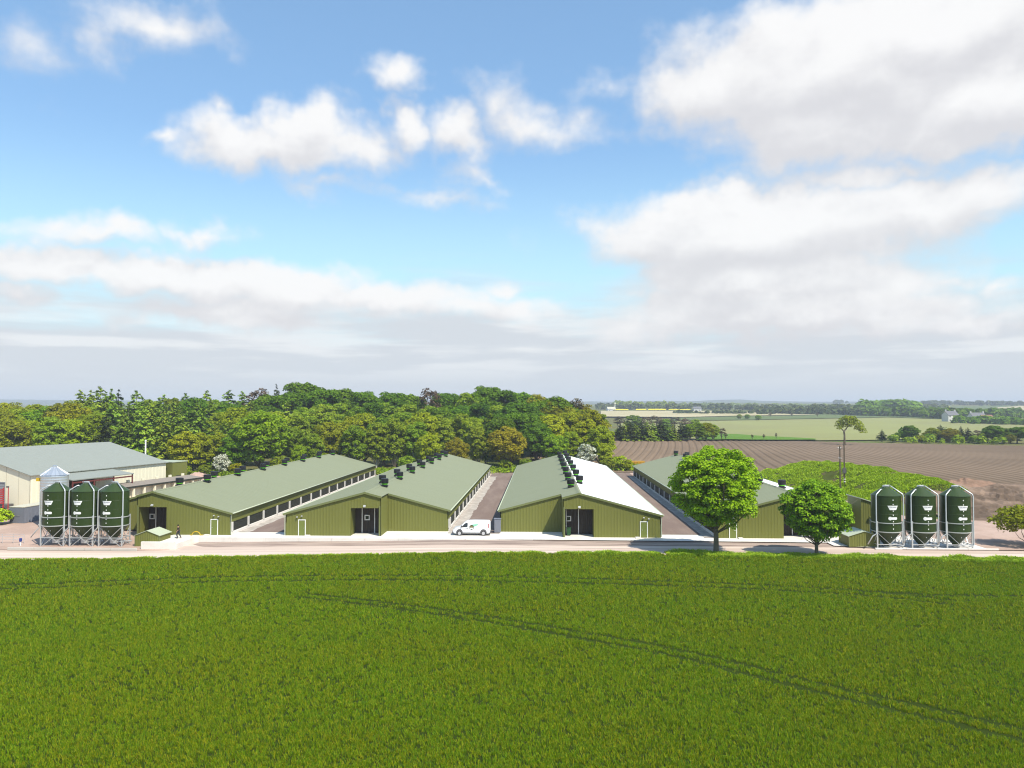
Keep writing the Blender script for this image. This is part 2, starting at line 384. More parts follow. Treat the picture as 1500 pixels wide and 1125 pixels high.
M['bank'] = gmat('brown_earth_bank', rgb(.255, .18, .13), .95, .15, .18, fine=.25, bump=.8, bscale=1.0, col2=rgb(.12, .085, .06))
M['pinkheap'] = gmat('pink_stone_heap', rgb(.42, .29, .235), .95, .15, .4, fine=.2, bump=.5, bscale=2)
M['moundsoil'] = gmat('weedy_soil', rgb(.070, .085, .018), .95, .2, .25, col2=rgb(.13, .10, .055), lo=.35, hi=.55, fine=.25)
M['g_olive'] = gmat('pale_olive_crop', rgb(.255, .265, .10), .9, .1, .006, col2=rgb(.235, .235, .10), fine=.04)
M['g_bright'] = gmat('bright_pasture', rgb(.10, .19, .025), .9, .15, .02, fine=.1)
M['g_dull'] = gmat('dull_pasture', rgb(.12, .155, .06), .9, .15, .01, fine=.1)
M['stubble'] = gmat('beige_stubble', rgb(.46, .40, .25), .9, .1, .006, col2=rgb(.40, .35, .20), fine=.05)
M['rape'] = gmat('yellow_rape', rgb(.68, .58, .03), .9, .08, .02)
M['hill'] = gmat('far_hill_woods', rgb(.05, .065, .04), .95, .3, .004, col2=rgb(.09, .11, .05), fine=.3)
# foliage
L = {}
L['dark'] = leafmat('dark_green_leaves', (rgb(0.0709, 0.144, 0.00485), rgb(0.119, 0.224, 0.00808), rgb(0.186, 0.305, 0.0113)))
L['bright'] = leafmat('bright_green_leaves', (rgb(0.133, 0.249, 0.00542), rgb(0.204, 0.345, 0.00811), rgb(0.289, 0.429, 0.0135)))
L['olive'] = leafmat('olive_yellow_leaves', (rgb(0.198, 0.246, 0.00554), rgb(0.297, 0.346, 0.00832), rgb(0.396, 0.431, 0.0139)))
L['mid'] = leafmat('mid_green_leaves', (rgb(0.142, 0.227, 0.0102), rgb(0.233, 0.326, 0.0152), rgb(0.326, 0.406, 0.0239)))
L['rust'] = leafmat('rusty_olive_leaves', (rgb(0.171, 0.171, 0.00799), rgb(0.256, 0.251, 0.0106), rgb(0.308, 0.318, 0.0161)))
L['conifer'] = leafmat('conifer_needles', (rgb(0.089, 0.151, 0.0113), rgb(0.177, 0.263, 0.017), rgb(0.289, 0.378, 0.0264)), .12)
L['darkconifer'] = leafmat('dark_conifer_needles', (rgb(0.0243, 0.0416, 0.00948), rgb(0.0406, 0.0637, 0.0126), rgb(0.0649, 0.091, 0.0168)), .08)
L['bare'] = leafmat('brown_twigs', (rgb(0.065, 0.044, 0.0242), rgb(0.098, 0.069, 0.0385), rgb(0.130, 0.100, 0.0550)), .05)
L['blossom'] = leafmat('white_blossom', (rgb(.22, .26, .12), rgb(.55, .56, .45), rgb(.72, .72, .63)), .2, .05)
L['maple'] = leafmat('fresh_maple_leaves', (rgb(0.171, 0.3, 0.00492), rgb(0.277, 0.452, 0.0086), rgb(0.384, 0.546, 0.0147)), .35, .06)
L['chestnut'] = leafmat('deep_fresh_leaves', (rgb(0.12, 0.246, 0.00537), rgb(0.215, 0.388, 0.00939), rgb(0.32, 0.507, 0.0161)), .3, .05)
L['weed'] = leafmat('weeds', (rgb(0.198, 0.306, 0.00759), rgb(0.307, 0.444, 0.0114), rgb(0.418, 0.529, 0.017)), .2, .05)
L['verge'] = leafmat('verge_blades', (rgb(0.178, 0.312, 0.0096), rgb(0.28, 0.444, 0.0144), rgb(0.485, 0.528, 0.048)), .2, .05)
L['crop'] = leafmat('crop_blades', (rgb(.074, .168, .0012), rgb(.148, .278, .0018), rgb(.315, .310, .007)), .30, .02, .6, (.07, rgb(1.10, .97, .9)))
L['farwood'] = leafmat('far_wood_leaves', (rgb(0.046, 0.078, 0.0150), rgb(0.078, 0.111, 0.0220), rgb(0.117, 0.143, 0.0300)), .15, .15)

# ------------------------------------------------------------------ the setting
def field_edge(x): return lerp_table(x, [(-75, 89.4), (-42, 91.6), (-8, 93.3), (15, 92.9), (30, 91.7), (45, 90.4), (62, 90.0)]) + 0.18 * mnoise.noise((x * .9, 3.1, 0))
def ground_sheet():
    ys = [-80, -40, 0, 30, 60, 80, 98, 102.6, 102.9, 106, 115, 122]; y = 128.0
    while y < 420: ys.append(y); y += 7
    while y < 6400: ys.append(y); y *= 1.035
    m = MB(); n = 121; rows = []
    for y in ys:
        w = 260 + 0.95 * abs(y)
        rows.append([(w * (2 * i / (n - 1) - 1), y, land(w * (2 * i / (n - 1) - 1), y) - (0.14 if y < 84 or y > 118 else 0.95)) for i in range(n)])
    m.rings(rows, False, False); m.f = [tuple(reversed(f)) for f in m.f] if False else m.f
    return tag(m.build('ground', M['ground'], smooth=True), kind='structure')
ground_sheet()
def patch(name, near, far, nr, dz, mat, kind='structure', nc=40, zf=None):
    def res(pl, k):
        t = k * (len(pl) - 1); i = min(int(t), len(pl) - 2); t -= i
        return (pl[i][0] + (pl[i + 1][0] - pl[i][0]) * t, pl[i][1] + (pl[i + 1][1] - pl[i][1]) * t)
    rows = []
    for j in range(nr + 1):
        row = []
        for i in range(nc + 1):
            a = res(near, i / nc); b = res(far, i / nc); t = j / nr
            x = a[0] + (b[0] - a[0]) * t; y = a[1] + (b[1] - a[1]) * t
            row.append((x, y, (zf or land)(x, y) + dz))
        rows.append(row)
    m = MB(); m.rings(rows, False, False)
    return tag(m.build(name, mat, smooth=True), kind=kind)
XS = [-132 + 4 * i for i in range(67)]
patch('crop_field_soil', [(x, 8) for x in XS], [(x, field_edge(x)) for x in XS], 12, 0.0, M['soil_crop'], nc=66, zf=lambda x, y: front_z(x))
patch('track', [(x, field_edge(x) - 1.2) for x in XS], [(x, 102.72) for x in XS], 6, -0.03, M['track'], nc=132, zf=lambda x, y: front_z(x) if y < 101.9 or x > -8 else front_z(x))
rng = random.Random(4)
SX = [-45.5 + 2 * i for i in range(66)]
patch('road_edge_strip', [(x, 99.1 + .5 * mnoise.noise((x * .3, 0, 0)) + (1.6 if x < -44 else 0)) for x in SX], [(x, 102.70) for x in SX], 4, -0.014, M['strip'], nc=130, zf=lambda x, y: front_z(x))
# yard, apron, alleys between the sheds
patch('yard', [(-125, 96.5), (-47, 96.5)], [(-125, 150), (-47, 214)], 12, 0.0, M['yard'], nc=20, zf=lambda x, y: -0.69 + 0.69 * min(1, max(0, (y - 99) / 14)))
patch('yard', [(-47, 103), (62, 103)], [(-47, 216), (44, 216)], 24, -0.03, M['yard'], nc=20, zf=land)
patch('yard', [(44, 97.2), (120, 97.2)], [(44, 124), (120, 124)], 8, -0.02, M['yard'], nc=20, zf=lambda x, y: 0)
patch('apron', [(-50, 102.75), (-20, 102.75), (-5, 102.6), (20, 102.1), (36.5, 101.6)], [(-50, 109.5), (-20, 109.5), (-5, 109.5), (20, 109.5), (36.5, 109.5)], 4, 0.0, M['concrete'], nc=60, zf=lambda x, y: 0.0)
patch('apron', [(36.5, 99.3), (41.5, 98.0), (54.4, 97.4)], [(36.5, 109.5), (45, 109.5), (54.4, 103.5)], 4, 0.012, M['concrete'], nc=20, zf=lambda x, y: 0.0)
for (xa, xb) in ((-42.1, -34.6), (-12.9, -5.75), (15.95, 23.0)):
    ya = 107.2
    patch('alley', [(xa, ya), (xb, ya)], [(xa, 205), (xb, 205)], 30, 0.02, M['alley'], nc=6, zf=land)
for (xa, w) in ((-42.1, 1.5), (-12.9, 1.7)):
    q = random.Random(int(-xa))
    patch('gravel_strip', [(xa, 107.3 + i * .9) for i in range(99)], [(xa + w + .45 * mnoise.noise((i * .33, xa, 0)), 107.3 + i * .9) for i in range(99)], 2, 0.032, M['gravel'], nc=98, zf=land)
patch('gravel_strip', [(21.6 + .12 * mnoise.noise((i * .3, 7, 0)), 104.6 + i * .9) for i in range(102)], [(23.0, 104.6 + i * .9) for i in range(102)], 2, 0.032, M['gravel'], nc=101, zf=land)
patch('gravel_strip', [(-6.35 + .1 * mnoise.noise((i * .3, 2, 0)), 109 + i * .9) for i in range(97)], [(-5.75, 109 + i * .9) for i in range(97)], 2, 0.032, M['gravel'], nc=96, zf=land)

for yy, w in ((95.6, .45), (97.3, .5)):
    patch('wheel_rut', [(x, yy - w / 2 + .35 * mnoise.noise((x * .05, yy, 0)) + .12 * mnoise.noise((x * .5, yy, 1))) for x in SX[:] if x < 62], [(x, yy + w / 2 + .35 * mnoise.noise((x * .05, yy, 0)) + .12 * mnoise.noise((x * .6, yy, 4))) for x in SX if x < 62], 2, -0.022, M['rut'], nc=120, zf=lambda x, y: front_z(x))
# ploughed field with real ridges, and the cut bank down to the yard
PA = math.atan(137 / FPX)
def plough_end(x): return lerp_table(x, [(20, 357), (90, 350), (200, 318), (420, 300)])
def ploughed_field():
    sp = 1.83 * 1.35; prof = [(0, -.13), (.16, -.13), (.34, .07), (.82, .07)]
    cols = []
    for k in range(-8, 150):
        for t, z in prof: cols.append((12 + (k + t) * sp, z))
    m = MB(); rows = []; ns = 46
    for j in range(ns + 1):
        row = []
        for c, dz in cols:
            y0 = lerp_table(c, [(0, 206), (44, 206), (50, 200), (58, 165), (66, 152), (80, 149), (140, 140), (400, 135)])
            y1 = plough_end(c + 20)
            y = y0 + (y1 - y0) * j / ns
            x = c + (y - 160) * math.tan(PA) * (1.0) - 9.0 * math.exp(-((y - 215) / 55.0) ** 2) * math.exp(-((c - 10) / 45.0) ** 2)
            f = min(1, j / 3)
            row.append((x, y, land(x, y) + 0.08 + dz * f))
        rows.append(row)
    m.rings(rows, False, False)
    return tag(m.build('ploughed_field', M['plough']), kind='structure')
ploughed_field()
def fbm(x, y, z=0.0, o=4):
    a = 0; k = 1
    for i in range(o): a += k * mnoise.noise((x * 2 ** i, y * 2 ** i, z + i * 7.1)); k *= .55
    return a
def earth_bank():
    m = MB(); rows = []
    for j in range(31):
        row = []
        for i in range(91):
            x = 63 + i * 0.75; t = j / 30
            y = 121.5 + 2.0 * mnoise.noise((x * .12, 1, 0)) + t * 32
            h = 2.9 * (3 * t * t - 2 * t ** 3) * min(1, (x - 62) / 7) + (0.9 * math.exp(-((x - 70) / 7) ** 2 - ((t - .8) / .2) ** 2))
            e = math.sin(math.pi * min(1, t * 1.02))
            z = h + e * (0.75 * fbm(x * .28, y * .28, 2) + .35 * abs(fbm(x * .9, y * .3, 5)) + 0.8 * max(0, fbm(x * .09, y * .09, 9)))
            row.append((x, y, z - 0.05))
        rows.append(row)
    m.rings(rows, False, False)
    return tag(m.build('earth_bank', M['bank']), kind='structure')
earth_bank()
CREST = [at_y(*c) for c in ((1122, 703, 194), (1150, 686, 188), (1185, 675.5, 180), (1240, 680, 168), (1290, 687, 158), (1340, 696, 149), (1385, 711, 140))]
def crest_at(t):
    k = t * (len(CREST) - 1); i = min(int(k), len(CREST) - 2); k -= i
    return Vector(CREST[i]).lerp(Vector(CREST[i + 1]), k)
MOUND = []
def mound():
    m = MB(); rows = []
    for i in range(101):
        t = i / 100; c = crest_at(t); d = (crest_at(min(1, t + .03)) - crest_at(max(0, t - .03))); n = Vector((-d.y, d.x, 0)).normalized()
        row = []
        for j in range(33):
            u = j / 16 - 1; w = 16.5 if u < 0 else 9.0
            x, y = c.x + n.x * u * w, c.y + n.y * u * w
            e = 1 - abs(u); pr = e * e * (3 - 2 * e)
            base = land(x, y) if u > 0 else 0
            z = base + (c.z - base) * pr * (1 if 0.02 < t < .98 else .3) + pr * (1.2 * fbm(x * .16, y * .16, 1) * min(1, abs(u) * 3) + .45 * fbm(x * .5, y * .5, 4))
            row.append((x, y, z - 0.1)); MOUND.append((x, y, z - .1, u, t))
        rows.append(row)
    m.rings(rows, False, False)
    return tag(m.build('mound', M['moundsoil'], smooth=True), kind='structure')
mound()
def heap(name, cx, cy, rx, ry, h, mat, seed):
    m = MB(); rows = []
    for i in range(25):
        r = i / 24; row = []
        for j in range(48):
            a = 2 * math.pi * j / 48
            k = 1 + .22 * mnoise.noise((math.cos(a) * 1.4, math.sin(a) * 1.4, seed))
            x = cx + rx * r * k * math.cos(a); y = cy + ry * r * k * math.sin(a)
            z = h * (1 - r) ** 1.1 * (1 + .3 * fbm(x * .4, y * .4, seed)) + .25 * (1 - r) * fbm(x * 1.1, y * 1.1, seed)
            row.append((x, y, z - .08))
        rows.append(row)
    m.rings(rows, False, True)
    return m.build(name, mat)
h_ = flat(902, 690); tag(heap('stone_heap', h_[0], h_[1] + 3, 7.5, 5, 2.4, M['pinkheap'], 3.0), 'low pink stone heap at the far end of the shed with painted roof glare', 'heap')
h_ = flat(292, 706); tag(heap('stone_heap', h_[0], h_[1], 11, 8, 2.2, M['pinkheap'], 8.0), 'wide pink stone heap behind the leftmost shed roof by the olive annex', 'heap')
h_ = at_y(1410, 708, 147); tag(heap('spoil_heap', h_[0] + 2, 150, 10, 4, 1.6, M['heap'], 5.0).__class__ and bpy.data.objects['spoil_heap'], 'low red earth spoil heap on top of the bare brown bank', 'heap')
bpy.data.objects['spoil_heap'].location.z = 2.6

# far fields
def far_patch(name, near, far, mat, dz, nr=10, nc=24): return patch(name, [spot(*p) for p in near], [spot(*p) for p in far], nr, dz, mat, nc=nc)
far_patch('olive_crop_field', [(905, 641), (1100, 645.5), (1300, 645), (1440, 641), (1560, 640)], [(905, 616), (1100, 614.5), (1300, 611.5), (1440, 616), (1560, 620)], M['g_olive'], .35, 16)
far_patch('green_strip_field', [(1020, 646.5), (1110, 646.5), (1195, 646.2)], [(1020, 637), (1080, 637.5), (1195, 644.8)], M['g_bright'], .75, 4)
far_patch('dull_green_field', [(985, 617.5), (1100, 616), (1300, 612), (1440, 617)], [(985, 611.5), (1100, 608), (1300, 607), (1440, 608)], M['g_dull'], .9)
far_patch('stubble_field', [(880, 612), (1000, 613), (1075, 611), (1200, 609)], [(880, 603.2), (960, 603), (1075, 604), (1150, 608)], M['stubble'], 1.6)
for (a, b, y0, y1) in ((898, 921, 602.7, 601.0), (931, 947, 602.6, 600.8), (949, 976, 602.6, 600.7), (979, 1012, 602.4, 601.2), (1340, 1362, 606.5, 602.2), (1391, 1428, 606.2, 602.6), (1432, 1512, 606.8, 604.0), (1372, 1392, 598.4, 596.8), (1295, 1348, 596, 592.3)):
    far_patch('rape_field', [(a, y0), (b, y0)], [(a + 1, y1), (b - 1, y1)], M['rape'], 2.2, 4, 8)
far_patch('beige_hill_field', [(1455, 604), (1520, 602.5)], [(1462, 598), (1520, 594.5)], M['stubble'], 2.2, 4, 8)
far_patch('dull_hill_field', [(1395, 602), (1500, 603)], [(1400, 597), (1480, 595)], M['g_dull'], 2.0, 4, 8)
far_patch('pale_hill_field', [(1240, 600), (1300, 600)], [(1240, 595), (1300, 595)], M['g_olive'], 2.0, 4, 8)
def far_hills():
    m = MB()
    for (Y, pts) in ((5200, [(-400, 586), (0, 585), (300, 588), (700, 588), (860, 588), (905, 588.5), (960, 587.2), (1010, 587.6), (1060, 585.6), (1085, 585.0), (1110, 587), (1160, 588), (1210, 588.5), (1300, 588), (1360, 587.6), (1500, 588.4), (1900, 589)]),):
        top = []
        for i in range(201):
            px = -400 + 2300 * i / 200
            for (a, va), (b, vb) in zip(pts, pts[1:]):
                if a <= px <= b: py = va + (vb - va) * (px - a) / (b - a)
            py += .35 * mnoise.noise((px * .11, 2, 0)) + .25 * mnoise.noise((px * .33, 2, 0))
            p = at_y(px, py, Y); top.append(p)
        rows = [[(x, y + dy, z * k - 20 * (1 - k)) for x, y, z in top] for dy, k in ((-1500, 0), (-900, .45), (-400, .8), (0, 1.0), (500, .85), (1200, .2), (1600, -0.3))]
        m.rings(rows, False, False)
    return tag(m.build('hills', M['hill'], smooth=True), kind='structure')
far_hills()

# ------------------------------------------------------------------ the poultry sheds
W2, EAVE, RIDGE, LEN, REC, PX = 10.8, 3.0, 5.85, 91.5, 4.3, 2.2
def roof_z(x): return RIDGE - (RIDGE - EAVE) * abs(x) / W2
def ribs(a, b, pitch=.42, depth=.019):
    """points (along, out) of a box profile sheet between a and b"""
    out = [(a, 0.0)]; k = math.floor(a / pitch)
    while k * pitch < b:
        for t, d in ((0, 0), (.25, 0), (.30, depth), (.39, depth)):
            p = k * pitch + t
            if a + .01 < p < b - .01: out.append((p, d))
        k += 1
    out.append((b, 0.0)); return out
def wall_front(m, x0, x1, y, openings=(), th=.14):
    xs = sorted(set([p for p, d in ribs(x0, x1)] + [v for o in openings for v in o[:2] if x0 < v < x1] + ([0.0] if x0 < 0 < x1 else [])))
    dd = dict(ribs(x0, x1))
    for a, b in zip(xs, xs[1:]):
        mid = (a + b) / 2; zb = 0.0
        for o in openings:
            if o[0] <= mid <= o[1]: zb = o[2]
        da, db = dd.get(a, 0.0), dd.get(b, 0.0); za, zc = roof_z(a) - .04, roof_z(b) - .04
        m.add([(a, y - da, zb), (b, y - db, zb), (b, y - db, zc), (a, y - da, za)], [(0, 1, 2, 3)])
        m.add([(a, y + th, zb), (b, y + th, zb), (b, y + th, zc), (a, y + th, za), (a, y - da, zb), (b, y - db, zb)], [(3, 2, 1, 0), (4, 0, 1, 5)])
    for o in openings:
        for x in o[:2]: m.add([(x, y, 0), (x, y + th, 0), (x, y + th, o[2]), (x, y, o[2])], [(0, 1, 2, 3), (3, 2, 1, 0)])
def wall_side(m, x, y0, y1, z0, z1, side, pitch=.42):
    pts = ribs(y0, y1, pitch)
    for (a, da), (b, db) in zip(pts, pts[1:]):
        m.add([(x + side * da, a, z0), (x + side * db, b, z0), (x + side * db, b, z1), (x + side * da, a, z1)], [(0, 1, 2, 3) if side > 0 else (3, 2, 1, 0)])
    m.box(min(x - side * .14, x - side * .01), max(x - side * .14, x - side * .01), y0, y1, z0, z1)
def roof_slope(m, side, y0, y1, xin, xout):
    """ribbed sheet from |x|=xin to xout"""
    ex = .28; zi, zo = roof_z(xin), roof_z(W2) - (RIDGE - EAVE) / W2 * ex if xout >= W2 else roof_z(xout)
    xo = xout + ex if xout >= W2 else xout
    pts = ribs(y0, y1, 1.0, .016)
    for (a, da), (b, db) in zip(pts, pts[1:]):
        m.add([(side * xin, a, zi + .03 + da), (side * xo, a, zo + .03 + da), (side * xo, b, zo + .03 + db), (side * xin, b, zi + .03 + db)], [(0, 1, 2, 3) if side > 0 else (3, 2, 1, 0)])
    m.add([(side * xin, y0, zi - .05), (side * xo, y0, zo - .05), (side * xo, y1, zo - .05), (side * xin, y1, zi - .05)], [(3, 2, 1, 0) if side > 0 else (0, 1, 2, 3)])
    m.add([(side * xin, y0, zi + .03), (side * xo, y0, zo + .03), (side * xo, y0, zo - .05), (side * xin, y0, zi - .05)], [(0, 1, 2, 3), (3, 2, 1, 0)])
    m.add([(side * xo, y0, zo + .03), (side * xo, y1, zo + .03), (side * xo, y1, zo - .05), (side * xo, y0, zo - .05)], [(0, 1, 2, 3), (3, 2, 1, 0)])
def make_shed(x, label, flip, white):
    """flip: the porch half of the front is on the right; white: which slope has sun glare painted in as white"""
    t = empty('poultry_shed', (x, 104.6, 0), label, 'shed', group='long poultry sheds side by side')
    def put(m, name, mat, parent=t, smooth=False):
        if flip: m.mirror_x()
        return m.build(name, mat, parent, smooth)
    OP = (-1.9, 1.9, 3.72)
    m = MB(); wall_front(m, -W2, PX, 0, (OP,))
    wall_side(m, PX, 0, REC, 0, roof_z(PX) - .05, 1); put(m, 'front_wall', M['wall'])
    m = MB(); wall_front(m, PX + .002, W2, REC); put(m, 'front_wall', M['wall'])
    m = MB(); wall_front(m, -W2, W2, LEN - .14); put(m, 'rear_wall', M['wall'])
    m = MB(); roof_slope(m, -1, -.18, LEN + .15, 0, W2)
    put(m, 'roof', M['roof_glare'] if (white == 'L') else M['roof'])
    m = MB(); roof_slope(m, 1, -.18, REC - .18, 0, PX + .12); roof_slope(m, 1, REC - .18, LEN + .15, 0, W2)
    put(m, 'roof', M['roof_glare'] if (white == 'R') else M['roof'])
    m = MB(); m.prism([(-.3, RIDGE - .02), (.3, RIDGE - .02), (.0, RIDGE + .105)], 'y', -.20, LEN + .17); put(m, 'ridge_cap', M['roof'])
    m = MB()                                     # barge boards along the gable
    for a, b, y in ((-W2 - .28, 0, -.2), (0, PX + .12, -.2), (PX + .12, W2 + .28, REC - .2)):
        za, zb = roof_z(a), roof_z(b)
        m.rings([[(xx, y - .04, zz - .2), (xx, y - .001, zz - .2), (xx, y - .001, zz + .07), (xx, y - .04, zz + .07)] for xx, zz in ((a, za), (b, zb))], True)
    put(m, 'barge_board', M['trim'])
    for side, y0 in ((-1, 0.0), (1, REC)):
        zt = EAVE - .08
        m = MB(); wall_side(m, side * W2, y0, LEN, 1.72, zt, side); put(m, 'side_panel', M['wall'])
        m = MB(); xx = side * (W2 + .34); m.tube([(xx, y0 - .2, EAVE - .06), (xx, LEN + .15, EAVE - .06)], .085, 8); put(m, 'gutter', M['gutter'], smooth=True)
        m = MB(); m.bbox(min(side * (W2 - .16), side * (W2 + .05)), max(side * (W2 - .16), side * (W2 + .05)), y0 + .15, LEN - .2, 0, .42, .03); put(m, 'plinth', M['concrete'])
        ys = [6.1 * i for i in range(16)]
        if y0: ys = [y for y in ys if y > y0]; ys = [y0 + .05] + ys
        ys[-1] = LEN - .32
        if ys[0] == 0: ys[0] = .2
        for i, yy in enumerate(ys):
            m = MB(); m.bbox(min(side * (W2 - .1), side * (W2 + .12)), max(side * (W2 - .1), side * (W2 + .12)), yy, yy + .42, .421, 1.72, .03); put(m, 'post', M['post'])
        for a, b in zip(ys, ys[1:]):
            m = MB(); xa = side * (W2 - .13); xb = side * (W2 - .06)
            m.box(min(xa, xb), max(xa, xb), a + .42, b, .421, 1.718)
            for k in range(5):                   # slatted mesh of the air inlet
                zz = .55 + k * .26; m.box(min(xb, xb + side * .03), max(xb, xb + side * .03), a + .44, b - .02, zz, zz + .03)
            put(m, 'air_inlet', M['curtain'])
    # recessed loading doorway
    D = 2.6
    m = MB(); m.box(-1.9 - .1, -1.902, .141, D, 0, 3.8); m.box(1.902, 2.0, .141, D, 0, 3.8); m.box(-1.9, 1.9, .141, D, 3.722, 3.8); put(m, 'door_lining', M['wall'])
    for a, b in ((-1.9, -.02), (.02, 1.9)):
        m = MB(); pts = ribs(a, b, .3, .03)
        for (p, dp), (q, dq) in zip(pts, pts[1:]): m.add([(p, D - dp, 0.03), (q, D - dq, 0.03), (q, D - dq, 3.72), (p, D - dp, 3.72)], [(0, 1, 2, 3)])
        m.box(a, b, D + .002, D + .06, 0.03, 3.72); put(m, 'loading_door', M['inner'])
    for xx in (-.98, .06 + 0.7) if not white else (-.05, 1.62):
        m = MB(); m.box(xx, xx + .11, D - .16, D - .07, 0.02, 3.7); put(m, 'door_post', M['white'])
    m = MB(); wx = -.6 if not flip else 1.0
    for a, b, c, d in ((wx, wx + .72, 1.75, 1.88), (wx, wx + .72, 2.35, 2.48), (wx, wx + .13, 1.881, 2.349), (wx + .59, wx + .72, 1.881, 2.349)): m.box(a, b, D - .12, D - .045, c, d)
    wf = put(m, 'window_frame', M['white'])
    m = MB(); m.box(wx + .131, wx + .589, D - .10, D - .06, 1.881, 2.349); put(m, 'pane', M['glass'], wf)
    m = MB(); m.box(1.93, 2.13, -.12, -.05, 0, 4.0); put(m, 'corner_post', M['trim'])
    # the small door for people
    dx = -W2 + 1.75
    m = MB(); m.box(dx, dx + .09, -.085, -.02, 0.02, 2.16); m.box(dx + .93, dx + 1.02, -.085, -.02, 0.02, 2.16); m.box(dx + .09, dx + .93, -.085, -.02, 2.06, 2.16)
    df = put(m, 'door_frame', M['white'])
    m = MB(); m.box(dx + .092, dx + .928, -.065, -.03, 0.03, 2.058); dl = put(m, 'door', M['doorleaf'])
    m = MB(); m.tube([(dx + .82, -.066, 1.02), (dx + .82, -.12, 1.02), (dx + .70, -.12, 1.02)], .014, 6); put(m, 'handle', M['galv'], dl)
    for lx, lz in ((dx - .12, 2.48), (dx + .52, 2.62)):
        m = MB(); m.box(lx - .06, lx + .06, -.16, -.046, lz - .05, lz + .05); m.prism([(-.30, lz + .02), (-.16, lz + .10), (-.16, lz - .05), (-.30, lz - .03)], 'x', lx - .10, lx + .10); put(m, 'wall_lamp', M['galv'])
    m = MB(); m.box(-.05, .05, -.3, -.046, 4.0, 4.08); m.prism([(-.42, 3.98), (-.2, 4.16), (-.2, 3.9), (-.40, 3.88)], 'x', -.16, .16); put(m, 'floodlight', M['galv'])
    m = MB(); m.bbox(dx + 1.08, dx + 1.7, -.9, -.12, 0.0, .14, .03); put(m, 'doorstep', M['concrete'])
    m = MB(); m.tube([(-W2 - .06, -.1, EAVE - .1), (-W2 - .06, -.1, 0.1)], .05, 8); put(m, 'downpipe', M['gutter'])
    # chimneys of the roof fans, staggered either side of the ridge
    for i in range(7):
        for sx, off in ((.78, 9.4), (-.78, 15.4)):
            yy = off + i * 12.2
            if yy > LEN - 2: continue
            sxx = -sx if False else sx
            zb = roof_z(sxx)
            m = MB(); m.lathe([(.36, zb - .25), (.40, zb + .40)], 16, (sxx, yy)); m.lathe([(.47, zb + .52), (.56, zb + .60), (.56, zb + 1.18), (.49, zb + 1.24)], 16, (sxx, yy)); m.bbox(sxx - .46, sxx + .46, yy - .46, yy + .46, zb + .02, zb + .26, .03)
            f = put(m, 'roof_fan', M['black'], t)
            m = MB(); m.lathe([(.455, zb + .401), (.485, zb + .519)], 16, (sxx, yy)); put(m, 'green_band', M['lime'], f)
    return t
make_shed(-52.9, 'leftmost olive shed with grey green roof, its front partly behind three feed bins', True, None)
make_shed(-23.8, 'olive shed with both roof slopes grey green, left of the parked white van', False, None)
make_shed(5.05, 'olive shed with painted sun glare on its right roof slope, right of the white van', True, 'L')
make_shed(33.85, 'rightmost olive shed, half hidden behind the two round trees', False, 'R')

